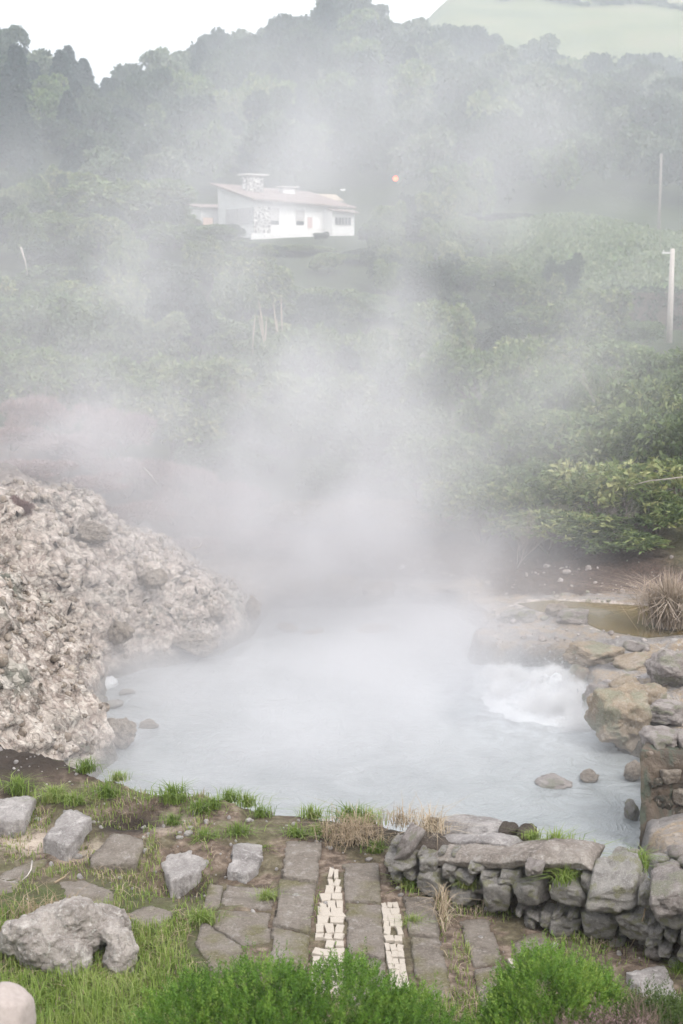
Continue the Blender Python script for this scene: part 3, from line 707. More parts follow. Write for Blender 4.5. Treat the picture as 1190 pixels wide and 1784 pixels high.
bm = bmesh.new(); me = mesh('core', V, F); bm.from_mesh(me); bmesh.ops.subdivide_edges(bm, edges=bm.edges[:], cuts=2, use_grid_fill=True); bm.to_mesh(me); bm.free()
co = np.array([v.co[:] for v in me.vertices]); co += .035 * np.stack([fbm(co * 5, 4), fbm(co * 5 + 20, 4), .7 * fbm(co * 5 + 40, 4)], 1)
me.vertices.foreach_set('co', co.astype(np.float32).ravel()); me.polygons.foreach_set('use_smooth', np.ones(len(me.polygons), bool)); me.update()
M_EARTH = rockmat('dark_wall_earth', (.05, .04, .033), (.125, .10, .082), (.24, .20, .17), 6, (.32, .28, .24))
M_CAP = rockmat('weathered_mortar', (.15, .125, .107), (.34, .295, .26), (.50, .455, .41), 4, (.52, .48, .45))
wchild('core', me, M_EARTH, (0, 0, 0))
def wstone(px, py, w, h, m_=M_BASALT, i=None, out=.0, deep=.11, rz=0, name='stone', roll=0):
    Y = wall_y(px); p = aty(px, py, Y + .03 - out); k = (p - Vector((0, 0, CAMZ))).length / FPX
    me = rockmesh('wallstone', random.randrange(12) if i is None else i, sub=4, planes=14, rough=.20, soft=30, blocky=True)
    me2 = _rk.setdefault((me.name, m_.name), None)
    if me2 is None: me2 = me.copy(); me2.materials.append(m_); me2.name = 'wall_stone'; _rk[me.name, m_.name] = me2
    return wchild(name, me2, None, p, (random.uniform(-.1, .1) + .15, roll, -.38 + rz), (w * k / 2 * 1.06, deep, h * k / 2 * 1.08))
ST = [(701, 1497, 59, 25), (752, 1500, 34, 28), (698, 1519, 30, 18), (723, 1513, 26, 16), (759, 1530, 50, 44), (792, 1523, 16, 14), (815, 1523, 34, 19), (857, 1518, 36, 13),
      (893, 1522, 38, 23), (870, 1551, 52, 52), (810, 1556, 48, 32), (923, 1551, 60, 44), (834, 1504, 32, 17), (788, 1510, 24, 20), (909, 1580, 15, 11), (927, 1582, 11, 9), (937, 1589, 23, 10),
      (929, 1601, 28, 24), (995, 1550, 60, 46), (1024, 1530, 25, 32), (1174, 1587, 48, 30), (1043, 1580, 40, 15), (1086, 1577, 42, 16), (1002, 1581, 19, 11), (978, 1579, 17, 11),
      (960, 1592, 25, 27), (986, 1606, 60, 33), (1047, 1604, 64, 40), (1111, 1607, 62, 42), (1148, 1612, 25, 15), (1140, 1627, 29, 12), (1088, 1590, 14, 9), (1139, 1593, 13, 7), (1172, 1623, 21, 17),
      (1129, 1556, 24, 32), (1205, 1620, 40, 34), (1230, 1590, 50, 40), (1260, 1640, 60, 40), (1300, 1610, 50, 50), (1163, 1645, 22, 12), (1080, 1632, 22, 9), (1200, 1655, 30, 16), (1068, 1588, 10, 7), (1158, 1600, 12, 8)]
for a in ST: wstone(*a, out=.03 if a[2] > 40 else .01)
for _ in range(70):
    px_ = random.uniform(690, 1260); f_ = random.uniform(.12, .95); wb = np.interp(px_, [a for a, b in WB], [b for a, b in WB])
    wstone(px_, wb - 12 - f_ * 78, random.uniform(8, 17), random.uniform(6, 12), random.choice([M_BASALT, M_BASALT, M_PINK]), None, -.012, .06)
wstone(935, 1505, 32, 21, M_PINK, 3, .05)
bg_ = wstone(1072, 1543, 84, 54, M_BASALT, 5, .05, .22); bg2 = wstone(1167, 1552, 74, 52, M_PINK, 7, .05, .2)
wstone(712, 1470, 30, 62, M_PINK, 2, .02, .10, roll=.45)
wstone(1088, 1514, 70, 34, M_BASALT, 8, -.16, .16); wstone(1160, 1530, 40, 26, M_PINK, 1, -.1, .12)
# long mortar cap and the pale ledge on the water side
def capmesh(pts, prof, seed, amp=.02):
    P = []
    for a, b in zip(pts[:-1], pts[1:]):
        for k in range(12): P.append(a.lerp(b, k / 12))
    P.append(pts[-1]); V = []; n = len(prof)
    for i_, p in enumerate(P):
        t_ = (P[min(i_ + 1, len(P) - 1)] - P[max(i_ - 1, 0)]).normalized(); nrm = Vector((-t_.y, t_.x, 0))
        if nrm.y < 0: nrm = -nrm
        e = min(1, .35 + 1.4 * min(i_, len(P) - 1 - i_) / 6)
        for (d, z) in prof: V.append(p + nrm * d + Vector((0, 0, z * e)))
    F = [(i_ * n + k, (i_ + 1) * n + k, (i_ + 1) * n + (k + 1) % n, i_ * n + (k + 1) % n) for i_ in range(len(P) - 1) for k in range(n)]
    F += [tuple(range(n)), tuple((len(P) - 1) * n + k for k in reversed(range(n)))]
    me = mesh('cap', V, F); bm = bmesh.new(); bm.from_mesh(me)
    bmesh.ops.subdivide_edges(bm, edges=bm.edges[:], cuts=3, use_grid_fill=True); bm.to_mesh(me); bm.free()
    co = np.array([v.co[:] for v in me.vertices]); co += amp * (np.stack([fbm(co * 4 + seed, 4), fbm(co * 4 + 20, 4), fbm(co * 5 + 40, 4)], 1) + .55 * np.stack([fbm(co * 15 + seed, 3, ridge=True), fbm(co * 15 + 20, 3), fbm(co * 13 + 40, 4, ridge=True)], 1))
    me.vertices.foreach_set('co', co.astype(np.float32).ravel()); me.polygons.foreach_set('use_smooth', np.ones(len(me.polygons), bool)); me.update()
    return me
cz = .27
cp = [aty(a, b, wall_y(a) - .02) for a, b in [(742, 1509), (800, 1512), (860, 1512), (930, 1510), (975, 1514), (1030, 1522)]]
wchild('cap', capmesh(cp, [(0, 0), (-.02, .04), (.03, .075), (.16, .085), (.28, .06), (.36, .02), (.38, -.04), (.2, -.05)], 1, .022), M_CAP, (0, 0, 0))
cp = [aty(a, b, wall_y(a) + .2) for a, b in [(738, 1478), (790, 1474), (850, 1476), (893, 1482)]]
wchild('pale_cap', capmesh(cp, [(0, 0), (.0, .03), (.05, .05), (.12, .045), (.13, 0)], 3, .016), M_PALEST, (0, 0, 0))
cp = [aty(a, b, wall_y(a) + .5) for a, b in [(738, 1452), (790, 1450), (862, 1460)]]
wchild('ledge', capmesh(cp, [(-.02, -.3), (-.02, .0), (.02, .055), (.16, .06), (.19, .03), (.19, -.3)], 5, .014), M_PALEST, (0, 0, 0))
for a in [(884, 1455, 34, 16), (918, 1456, 30, 18), (752, 1441, 22, 10), (800, 1462, 14, 7)]:
    p = aty(a[0], a[1], wall_y(a[0]) + .52); k = p.y / FPX * 1.1
    me = rockmesh('wallstone', random.randrange(12), sub=4, planes=14, rough=.20, soft=30, blocky=True).copy(); me.materials.append(M_EARTH); me.name = 'rim_stone'
    wchild('stone', me, None, p, (0, 0, -.3), (a[2] * k / 2, .09, a[3] * k / 2 + .03))
# rubble at the wall's far end
for q, (a, b, w_, h_, m_, lab) in enumerate([
    (1147, 1514, 18, 15, M_PINK, 'small rounded grey stone lodged beside the yellow turf on the wall end'),
    (1173, 1517, 32, 20, M_PINK, 'flat pale stone lying on the wall end above a longer pale one'),
    (1168, 1531, 42, 22, M_PINK, 'longer pale flat stone on the wall end just above the big pale block'),
    (1152, 1500, 34, 16, M_BASALT, 'grey shelf stone leaning against the foot of the dark pool wall'),
    (1184, 1490, 36, 26, M_PINK, 'rusty tinted rock at the foot of the dark pool wall'),
    (1204, 1512, 40, 30, M_PINK, 'pale stone beyond the flat stones on the wall end')]):
    Y = 8.1 if q not in (3, 4) else 9.2
    rock(a, b, w_, h_, 0, m_, lab, 'stone', 'stone', 20 + q, dist=Y, sub=3, depth=1.2)
rock(1140, 1663, 26, 28, 0, M_PINK, 'wedge shaped pale stone on dark soil below the wall', 'stone', 'stone', 31, sub=3, tilt=(.3, .5))
rock(1176, 1681, 18, 18, 0, M_BASALT, 'small grey stone beside the pale slab corner below the wall', 'stone', 'stone', 32, sub=3)
# ---- dark pool wall at the right: masonry face standing in the water
pw = tag(empty('pool_wall', (2.9, 11.3, WZ)), 'dark wet masonry wall with algae streaks standing in the pool at the right', 'wall', kind='thing')
t = NT('wet_masonry'); co = t.coord(); mp = t.n('ShaderNodeMapping', {0: co, 3: (6, 6, .9)}).outputs[0]
n1 = t.noise(1.6, 6, .65, .6); n2 = t.noise(2.2, 5, .6, .2, mp); n3 = t.noise(16, 5, .7)
c = t.ramp(n1, (.32, (.035, .03, .025)), (.5, (.10, .075, .055)), (.64, (.19, .15, .115)), (.78, (.33, .29, .25)))
c = t.mix(t.rng(n2, .47, .6), c, t.mix(n3, (.025, .032, .024), (.10, .115, .085)))
c = t.mix(t.rng(t.noise(2.6, 4, .6, 1), .6, .68), c, (.36, .31, .27))
t.bsdf(c, .6, t.bump(n3, .8, .03, t.bump(n1, .8, .08)), .4); M_WET = t.m
xsg = np.arange(0, 2.6, .05); zsg = np.arange(-.35, .86, .045); XX, ZZ = np.meshgrid(xsg, zsg)
def pwface(V):
    return np.stack([.03 * fbm(V * 4, 4), .10 * fbm(V * 2.2 + 5, 5) + .05 * fbm(V * 9, 3, ridge=True), .04 * fbm(V * 3 + 9, 4)], 1)
me = heightgrid('pool_wall', xsg, zsg, 0 * XX); co = np.array([v.co[:] for v in me.vertices])
co = np.stack([co[:, 0], .12 * np.clip(co[:, 1], 0, 1) + 0 * co[:, 0] + .10 * co[:, 0], co[:, 1]], 1); co += pwface(co)
nW = len(co); nx_ = len(xsg); ny_ = len(zsg)
# top and the side facing the pool close the block
V = list(map(tuple, co)); F = [tuple(p.vertices) for p in me.polygons]
top = [(ny_ - 1) * nx_ + k for k in range(nx_)]; lefts = [k * nx_ for k in range(ny_)]
prev = top
for d in (.12, .25, .4, .6):
    cur = []
    for k in prev[:]:
        b_ = V[top[prev.index(k)]]; cur.append(len(V)); V.append((b_[0] + (d * .42), b_[1] + d, b_[2] + .02 * math.sin(b_[0] * 9 + d * 5)))
    F += [(prev[k], prev[k + 1], cur[k + 1], cur[k]) for k in range(nx_ - 1)]; prev = cur
prev = lefts
for d in (.12, .25, .4, .6):
    cur = []
    for j, k in enumerate(prev[:]):
        b_ = V[lefts[j]]; cur.append(len(V)); V.append((b_[0] + d * .42 + .05 * math.sin(j * 1.7 + d * 9) * min(d, .3), b_[1] + d, b_[2]))
    F += [(prev[k + 1], prev[k], cur[k], cur[k + 1]) for k in range(ny_ - 1)]; prev = cur
me2 = mesh('face', V, F, True)
x0 = atz(1113, 1480, WZ); o = obj('face', me2, M_WET, pw, Vector((x0.x, 11.15, WZ)) - pw.location)
for k, (a, b, w_, h_, m_) in enumerate([(1150, 1292, 62, 36, M_PINK), (1205, 1296, 60, 40, M_PINK), (1140, 1358, 30, 22, M_BASALT), (1165, 1348, 40, 26, M_CRUST), (1150, 1398, 34, 40, M_BASALT), (1180, 1420, 36, 50, M_BASALT), (1140, 1440, 30, 36, M_BASALT), (1170, 1470, 44, 26, M_BASALT), (1186, 1382, 30, 34, M_CRUST)]):
    p = aty(a, b, 11.32 if k > 1 else 11.55); kk = p.y / FPX * 1.05
    me = rockmesh('wallstone', k, sub=4, planes=14, rough=.20, soft=30, blocky=True).copy(); me.materials.append(m_ if k < 2 or m_ is M_CRUST else M_WET); me.name = 'wall_stone'
    obj('cap_stone' if k < 2 else 'stone', me, None, pw, p - pw.location, (0, 0, random.uniform(-.2, .2)), (w_ * kk / 2, .22 if k < 2 else .12, h_ * kk / 2))
# ---- boulders and rocks of the banks
def boulder():
    """lobes laid out as the stone shows them, fused by a voxel remesh and then weathered"""
    k = .00318; V, F, o_ = [], [], 0; v, f = ico(4)
    for (px, py, rx, rz, y, ry, tilt) in [(92, 1640, 62, 52, .0, .17, -.1), (112, 1608, 56, 33, .03, .13, .25), (46, 1614, 36, 17, -.02, .10, .35), (72, 1626, 26, 17, -.08, .08, 0), (28, 1640, 18, 22, .02, .10, 0),
                                          (122, 1662, 38, 46, -.10, .12, .1), (148, 1622, 34, 36, .04, .11, .3), (204, 1662, 24, 48, -.04, .12, -.12), (188, 1624, 20, 17, .02, .09, .2), (172, 1650, 40, 52, .14, .08, 0), (208, 1690, 20, 30, -.08, .09, 0)]:
        P = v * np.array([rx * k, ry, rz * k]); ct, st = math.cos(tilt), math.sin(tilt)
        P = np.stack([P[:, 0] * ct - P[:, 2] * st, P[:, 1], P[:, 0] * st + P[:, 2] * ct], 1)
        V.append(P + np.array([(px - 120) * k, y, (1640 - py) * k])); F.append(f + o_); o_ += len(v)
    me = mesh('boulder', np.concatenate(V), np.concatenate(F)); o = bpy.data.objects.new('boulder', me); C.objects.link(o)
    md = o.modifiers.new('fuse', 'REMESH'); md.mode = 'VOXEL'; md.voxel_size = .007
    me2 = bpy.data.meshes.new_from_object(o.evaluated_get(bpy.context.evaluated_depsgraph_get())); bpy.data.objects.remove(o)
    co = np.empty(len(me2.vertices) * 3, np.float32); me2.vertices.foreach_get('co', co); co = co.reshape(-1, 3).astype(float)
    nr = np.empty(len(co) * 3, np.float32); me2.vertices.foreach_get('normal', nr); nr = nr.reshape(-1, 3)
    h = .045 * fbm(co * 5 + 3, 4) + .022 * fbm(co * 13, 4, ridge=True) + .012 * fbm(co * 34, 3) - .03 * np.clip(fbm(co * 16 + 8, 3) - .22, 0, 1)
    me2.vertices.foreach_set('co', (co + nr * h[:, None]).astype(np.float32).ravel()); me2.polygons.foreach_set('use_smooth', np.ones(len(me2.polygons), bool)); me2.name = 'boulder'; me2.update()
    return me2
c = aty(120, 1640, 6.9)
o = obj('boulder', boulder(), M_PITTED, None, c); tag(o, 'big pale pitted boulder with a dark hollow lying in long grass', 'boulder')
rock(-2, 1792, 92, 96, 0, plain('smooth_pale_stone', (.36, .31, .285), .8, .1, 6, .2), 'smooth pale pinkish stone cut off by the bottom left corner', 'stone', 'stone', 40, dist=4.3, sub=4, planes=14)
RK = [  # px, py, w, h, base, material, label
    (1084, 1262, 98, 108, WZ + .0, M_TAN, 'large rounded ochre and grey boulder at the water beside the white boil'),
    (1052, 1228, 60, 60, WZ + .0, M_PINK, 'greenish grey rock wedged between the tan shelf and the ochre boulder'),
    (1092, 1200, 56, 40, -.95, M_TAN, 'brown flat rock behind the ochre boulder'),
    (1136, 1222, 52, 46, -.9, M_TAN, 'rusty rounded rock behind and right of the ochre boulder'),
    (1165, 1176, 80, 72, -.92, M_PINK, 'big whitish rough rock at the right edge below the ochre pond'),
    (1105, 1160, 66, 34, -.95, M_TAN, 'low honey coloured rock on the flats beside the whitish rough rock'),
    (1160, 1248, 80, 36, -.9, M_PINK, 'greyish pink rock behind the top of the dark pool wall'),
    (1110, 1128, 44, 20, -.92, M_PINK, 'low pale lump of crust on the flats near the ochre pond'),
    (1020, 1182, 52, 44, WZ, M_TAN, 'dark fronted crust corner where the tan shelf meets the water'),
    (1044, 1150, 90, 40, -1.0, M_TAN, 'tan crusted ledge running back from the corner of the shelf'),
    (968, 1372, 62, 24, WZ - .06, M_PINK, 'dark ringed stone breaking the surface near the right of the pool'),
    (1028, 1355, 34, 24, WZ - .02, M_CRUST, 'small pale stone standing out of the water beside the dark ringed one'),
    (1106, 1348, 32, 40, WZ - .03, M_CRUST, 'pale stone in the water against the edge of the dark pool wall'),
    (1104, 1418, 26, 40, WZ - .04, M_BASALT, 'greenish stone at the waterline of the dark pool wall'),
    (1066, 1425, 40, 10, WZ - .06, M_BASALT, 'flat grey stone just awash near the dark pool wall'),
    (1000, 1080, 60, 26, -.93, M_PINK, 'pale crust mound reaching into the ochre pond'),
    (905, 1078, 70, 30, -.98, M_BASALT, 'grey fractured rock at the left end of the ochre pond'),
    (972, 1066, 40, 26, -.93, M_CRUST, 'white crusted rock on the near shore of the ochre pond'),
    (650, 1098, 70, 16, WZ - .04, M_CRUST, 'pale sinter islet in the steamy far part of the pool'),
    (545, 1104, 40, 10, WZ - .04, M_CRUST, 'small pale islet left of the bigger one in the steam'),
    (500, 1096, 46, 14, WZ - .02, M_CRUST, 'low white stone at the far left shore of the pool'),
    (440, 1060, 30, 46, -1.0, M_CRUST, 'upright pinkish rock stump at the far left shore in steam'),
    (520, 1034, 90, 34, -1.05, M_CRUST, 'pale pink sinter block of the far shore, left one'),
    (590, 1028, 76, 44, -1.05, M_CRUST, 'pale pink sinter block of the far shore, middle one'),
    (660, 1034, 60, 36, -1.05, M_CRUST, 'pale pink sinter block of the far shore, right one'),
    (760, 1030, 90, 16, -.98, M_CRUST, 'long white ledge on the far shore right of the steam'),
    (258, 1266, 34, 22, WZ - .05, M_CRUST, 'small steaming stone standing in the water off the left bank'),
    (205, 1284, 56, 60, WZ - .04, M_CRUST, 'spiky crusted rock at the water on the near left shore'),
    (190, 1232, 40, 16, WZ - .03, M_BASALT, 'low grey stone awash at the left shore'),
    (220, 1208, 30, 14, WZ - .03, M_BASALT, 'low grey stone awash nearest the white inflow'),
    (165, 1222, 34, 22, WZ, M_BASALT, 'grey stone at the left shore beneath the pale crag'),
    (125, 1262, 80, 60, -1.1, M_CRUST, 'pale knobbly sinter rock behind the dark soil slope'),
    (132, 1302, 40, 34, -1.0, M_PINK, 'smooth pinkish rock just behind the first bright grass tuft'),
    (40, 1200, 74, 90, -.9, M_CRUST, 'creamy bulging crag on the left bank at the left edge'),
    (120, 1180, 50, 40, -1.0, M_CRUST, 'creamy crusted rock low on the left bank'),
    (330, 1128, 96, 44, -1.15, M_CRUST, 'long pale crust bulging over the water on the left bank'),
    (210, 1105, 46, 40, -.8, M_CRUST, 'pale lump halfway up the left bank above the mossy cleft'),
    (150, 930, 70, 40, .2, M_CRUST, 'rounded pale crest rock on top of the left bank'),
    (40, 1095, 50, 40, -.4, M_CRUST, 'pale lump high on the left bank below the dark hollow'),
    (262, 1010, 60, 36, -.3, M_CRUST, 'pale crest rock where the left bank falls towards the steam'),
    (355, 1075, 70, 40, -.9, M_CRUST, 'pale sinter lump near the far end of the left bank'),
]
for q, (a, b, w_, h_, base, m_, lab) in enumerate(RK):
    crust = m_ is M_CRUST
    rock(a, b, w_, h_, base, m_, lab, 'rock', 'rock', q, depth=1.0 if h_ > .45 * w_ else 1.3, sub=5 if w_ * h_ > 2500 else 4,
         **(dict(planes=13, rough=.36, soft=9) if crust else dict(planes=15, rough=.24, soft=20, blocky=(q % 3 == 0))))
# white inflow at the left shore
p = atz(186, 1194, WZ); iv, jf = ico(4); V = iv * np.array([.12, .2, .07]) * (1 + .3 * fbm(iv * 3, 4))[:, None]
tag(obj('inflow', mesh('inflow', V, jf, True), bpy.data.materials['white_water'], None, (p.x, p.y, WZ + .02)), 'small white gush of water entering at the left shore', 'water inflow', kind='stuff')
# crust stones scattered over the left bank
g = np.random.default_rng(5); V, F, o_ = [], [], 0
co = np.array([v.co[:] for v in bpy.data.meshes['pool_bank'].vertices])
s_ = sdist(co[:, :2], POOL); pick = np.where((co[:, 0] < -.6) & (s_ > .05) & (s_ < 3) & (co[:, 1] > 11) & (co[:, 1] < 19.5))[0]
rv = [rock_verts(900 + k, 2, 8, .15) for k in range(6)]
for k in g.choice(pick, 2600, replace=False):
    v_, f_ = rv[g.integers(6)]; r_ = .012 + .045 * g.random() ** 3
    V.append(v_ * r_ * g.uniform(.6, 1.2, 3) + co[k] + np.array([0, 0, r_ * .3])); F.append(f_ + o_); o_ += len(v_)
tag(obj('rubble', mesh('rubble', np.concatenate(V), np.concatenate(F), True), M_CRUST), 'loose pale crust rubble strewn over the left bank', 'rubble', kind='stuff')
co2 = co; pick = np.where((co[:, 0] > .9) & (s_ > .06) & (co[:, 1] > 12) & (co[:, 1] < 21) & (co[:, 0] < 6))[0]; V, F, o_ = [], [], 0
for k in g.choice(pick, 500, replace=False):
    v_, f_ = rv[g.integers(6)]; r_ = .012 + .045 * g.random() ** 3
    V.append(v_ * r_ * g.uniform(.6, 1.2, 3) + co[k] + np.array([0, 0, r_ * .3])); F.append(f_ + o_); o_ += len(v_)
tag(obj('gravel', mesh('gravel', np.concatenate(V), np.concatenate(F), True), M_PINK), 'pale gravel on the flats at the right of the pool', 'gravel', kind='stuff')
# pebbles on the terrace soil
V, F, o_ = [], [], 0
for k in range(420):
    a = g.uniform(-3.2, 2); y_ = float(edge(np.array([a]))[0]) - .08 - abs(g.normal(0, .7))
    if y_ < 6: continue
    z = gz(a, y_); v_, f_ = rv[g.integers(6)]; r_ = .006 + .02 * g.random() ** 3
    V.append(v_ * r_ * g.uniform(.6, 1.2, 3) + np.array([a, y_, z + r_ * .2])); F.append(f_ + o_); o_ += len(v_)
tag(obj('pebbles', mesh('pebbles', np.concatenate(V), np.concatenate(F), True), M_PALEST), 'small pale pebbles on the bare soil of the terrace', 'pebbles', kind='stuff')
# ================================================================== PLANTS
def put(*a): return Vector(a)
# ---- leaf builders (numpy, quads with a crease)
def leaves(P, Dv, L, W, g, fold=.25, droop=.0):
    """one four-cornered leaf per row: base P, direction Dv, length L, width W"""
    n = len(P); Dv = Dv / np.linalg.norm(Dv, axis=1)[:, None]
    r = g.normal(size=(n, 3)); sd_ = np.cross(Dv, r); sd_ /= np.linalg.norm(sd_, axis=1)[:, None] + 1e-9; nr = np.cross(sd_, Dv)
    L = np.broadcast_to(L, (n,))[:, None]; W = np.broadcast_to(W, (n,))[:, None]
    mid = P + Dv * L * .5 + nr * L * fold * .3; tip = P + Dv * L - np.array([0, 0, 1]) * L * droop
    V = np.stack([P, mid + sd_ * W / 2, tip, mid - sd_ * W / 2], 1).reshape(-1, 3)
    F = np.arange(n * 4).reshape(n, 4)
    return V, F
def whorls(C_, N_, g, k=8, L=.10, W=.03, spread=.75, droop=.1):
    n = len(C_); C2 = np.repeat(C_, k, 0); N2 = np.repeat(N_, k, 0)
    d = N2 + spread * 1.6 * g.normal(size=(n * k, 3)); 
    whorls.tint = np.repeat(g.random(n) ** 1.3, k * 4)
    return leaves(C2 + .02 * g.normal(size=C2.shape), d, L * g.uniform(.6, 1.2, n * k), W * g.uniform(.7, 1.2, n * k), g, .25, droop)
def crown_points(n, lobes, g, shell=.55, up=.25):
    """points and outward normals spread through a crown of several lobes (centre, radii)"""
    w_ = np.array([r[0] * r[1] + r[1] * r[2] for _, r in lobes]); idx = g.choice(len(lobes), n, p=w_ / w_.sum())
    d = g.normal(size=(n, 3)); d[:, 2] = np.where(d[:, 2] < -.35, -d[:, 2], d[:, 2]); d /= np.linalg.norm(d, axis=1)[:, None]
    rad = shell + (1 - shell) * g.random(n) ** .6
    rad *= 1 + .16 * fbm(d * 2.3 + idx[:, None] * 7.7, 3)
    c = np.array([l[0] for l in lobes])[idx]; r = np.array([l[1] for l in lobes])[idx]
    N_ = d + np.array([0, 0, up]); N_ /= np.linalg.norm(N_, axis=1)[:, None]
    return c + d * r * rad[:, None], N_
def branch_mesh(name, seed, h=2.5, spread=.6, levels=4, r0=.03, kids=3, up=.4, straight=.2, base=1):
    g = random.Random(seed); parts = []
    def grow(p, d, L, r, lv):
        pts = [p]; q = p.copy(); dd = d.copy()
        for k in range(3):
            dd = (dd + Vector((g.gauss(0, straight), g.gauss(0, straight), g.gauss(0, straight * .6)))).normalized(); q = q + dd * L / 3; pts.append(q.copy())
        parts.append(tube(pts, [r, r * .85, r * .7, r * .5], 5 if lv == levels else 3))
        if lv > 1:
            for k in range(kids):
                f = g.uniform(.35, 1); i = min(2, int(f * 3)); b = pts[i].lerp(pts[i + 1], f * 3 - i if f * 3 - i <= 1 else 1)
                nd_ = (dd + Vector((g.gauss(0, spread), g.gauss(0, spread), g.gauss(up * .4, spread * .5)))).normalized()
                grow(b, nd_, L * g.uniform(.5, .75), r * .5, lv - 1)
    for _ in range(base): grow(Vector((g.gauss(0, .02) * (base > 1), g.gauss(0, .02) * (base > 1), 0)), Vector((g.gauss(0, .3), g.gauss(0, .3), 1)).normalized(), h * .45, r0, levels)
    V, F = join(parts); return mesh(name, V, F, True)
M_BARK = plain('bark', (.13, .105, .085), .9, .3, 6, .4)
M_TWIG = plain('bare_twigs', (.33, .29, .26), .9, .2, 12, .2)
M_PALETWIG = plain('pale_dead_wood', (.46, .42, .38), .9, .2, 12, .2)
M_BUSH = leafmat('evergreen_leaves', [(.022, .04, .016), (.07, .115, .035), (.18, .24, .075), (.42, .42, .18)], .25, .42, .45, 1.6, .55)
M_OLIVE = leafmat('olive_leaves', [(.045, .08, .03), (.095, .15, .055), (.17, .235, .085), (.30, .33, .15)], .25, .6, .3, .9, .5)
M_DARKLEAF = leafmat('dark_leaves', [(.016, .036, .026), (.038, .066, .044), (.066, .10, .06), (.11, .135, .08)], .25, .6, .3, .5)
M_GREYLEAF = leafmat('grey_green_leaves', [(.05, .075, .048), (.10, .138, .085), (.175, .215, .135), (.27, .29, .20)], .25, .6, .3, .9, .5)
M_HEATHER = leafmat('heather', [(.11, .070, .072), (.25, .165, .165), (.37, .265, .26), (.47, .37, .35)], .2, .8, .2, 1.4)
M_BROWNL = leafmat('brown_bracken', [(.07, .05, .03), (.15, .11, .065), (.23, .18, .11), (.30, .25, .16)], .2, .8, .2, .9)
M_CONIF = leafmat('conifer_needles', [(.009, .026, .024), (.02, .046, .04), (.036, .066, .053), (.06, .085, .062)], .15, .7, .25, .25)
M_SHOOT = leafmat('heath_shoots', [(.03, .075, .012), (.085, .19, .025), (.17, .31, .045), (.36, .46, .10)], .35, .5, .35, 5, .5)
M_GRASS = leafmat('grass_blades', [(.08, .13, .028), (.16, .25, .045), (.27, .36, .08), (.42, .42, .19)], .35, .5, .35, 2.5)
M_STRAW = leafmat('dry_straw', [(.20, .145, .095), (.33, .25, .17), (.44, .35, .25), (.55, .46, .35)], .2, .7, .25, 4)
# ---- grass
def blades(P, L, W, g, lean=.45, N=3):
    n = len(P); a = g.uniform(0, 2 * np.pi, n); d = np.stack([np.cos(a), np.sin(a), 0 * a], 1); ln = np.abs(g.normal(0, lean, n))[:, None]
    L = np.broadcast_to(L, (n,))[:, None]; W = np.broadcast_to(W, (n,))[:, None]; sd_ = np.stack([-np.sin(a), np.cos(a), 0 * a], 1)
    z = np.array([0, 0, 1.])
    b = P - z * .01; m1 = P + L * (z * .55 + d * ln * .25); tp = P + L * (z * (1 - .35 * np.minimum(ln, 1.3)) + d * ln * .95)
    V = np.stack([b - sd_ * W / 2, b + sd_ * W / 2, m1 + sd_ * W * .42, m1 - sd_ * W * .42, tp], 1).reshape(-1, 3)
    o_ = np.arange(n)[:, None] * 5
    F4 = o_ + np.array([0, 1, 2, 3]); F3 = o_ + np.array([3, 2, 4])
    return V, F4, F3
def blade_mesh(name, P, L, W, g, lean=.45):
    V, a, b = blades(P, L, W, g, lean); me = bpy.data.meshes.new(name)
    n4, n3 = len(a), len(b); me.vertices.add(len(V)); me.vertices.foreach_set('co', V.astype(np.float32).ravel())
    me.loops.add(n4 * 4 + n3 * 3); me.loops.foreach_set('vertex_index', np.concatenate([a.ravel(), b.ravel()]).astype(np.int32))
    me.polygons.add(n4 + n3); me.polygons.foreach_set('loop_start', np.concatenate([np.arange(n4) * 4, n4 * 4 + np.arange(n3) * 3]).astype(np.int32))
    me.update(calc_edges=True); return me
def inpoly(P, poly):
    return sdist(P, np.array(poly)) < .012
g = np.random.default_rng(21)
N_ = 150000
Px = g.uniform(-3.2, 2.2, N_); Py = g.uniform(5.0, 9.7, N_)
q = np.stack([Px, Py, 0 * Px], 1)
pxx = 595 + FPX * Px / (Py * math.cos(PITCH) + CAMZ * math.sin(PITCH))
pyy = 892 + FPX * np.tan(np.arctan2(CAMZ, Py) - PITCH)
nz = fbm(q * 2.2, 3); nz2 = fbm(q * .9 + 30, 3)
dens = np.where((pxx < 330 + 60 * nz) & (pyy > 1585 + 40 * nz2 + .08 * np.maximum(pxx - 100, 0)), .9, 0.0)
dens = np.maximum(dens, np.where((pxx < 370) & (pyy > 1395) & (pyy < 1600), np.clip(.42 * sstep(-.1, .22, nz), 0, .42), 0))
dens = np.maximum(dens, np.where((pyy > 1735), .8, 0))
for (cx, cy_, rx, ry, d_) in [(55, 1425, 36, 24, .7), (90, 1520, 60, 12, .3), (235, 1525, 60, 26, .5), (262, 1495, 16, 30, .8), (180, 1435, 40, 14, .5), (330, 1470, 34, 18, .35), (20, 1480, 30, 26, .4),
                              (551, 1560, 9, 60, .35), (805, 1690, 20, 80, .55), (850, 1590, 60, 18, .9), (790, 1575, 30, 14, .6), (1030, 1648, 60, 20, .8), (710, 1535, 26, 16, .6), (770, 1600, 14, 40, .3), (980, 1665, 40, 14, .4), (1100, 1670, 50, 14, .15), (735, 1610, 22, 10, .3), (690, 1640, 10, 10, .2)]:
    dens = np.maximum(dens, d_ * np.clip(1.3 - np.hypot((pxx - cx) / rx, (pyy - cy_) / ry), 0, 1))
keep = g.random(N_) < dens
for pts in SLABS_PX:
    keep &= ~((sdist(np.stack([pxx, pyy], 1), np.array(pts, float)) < -2))
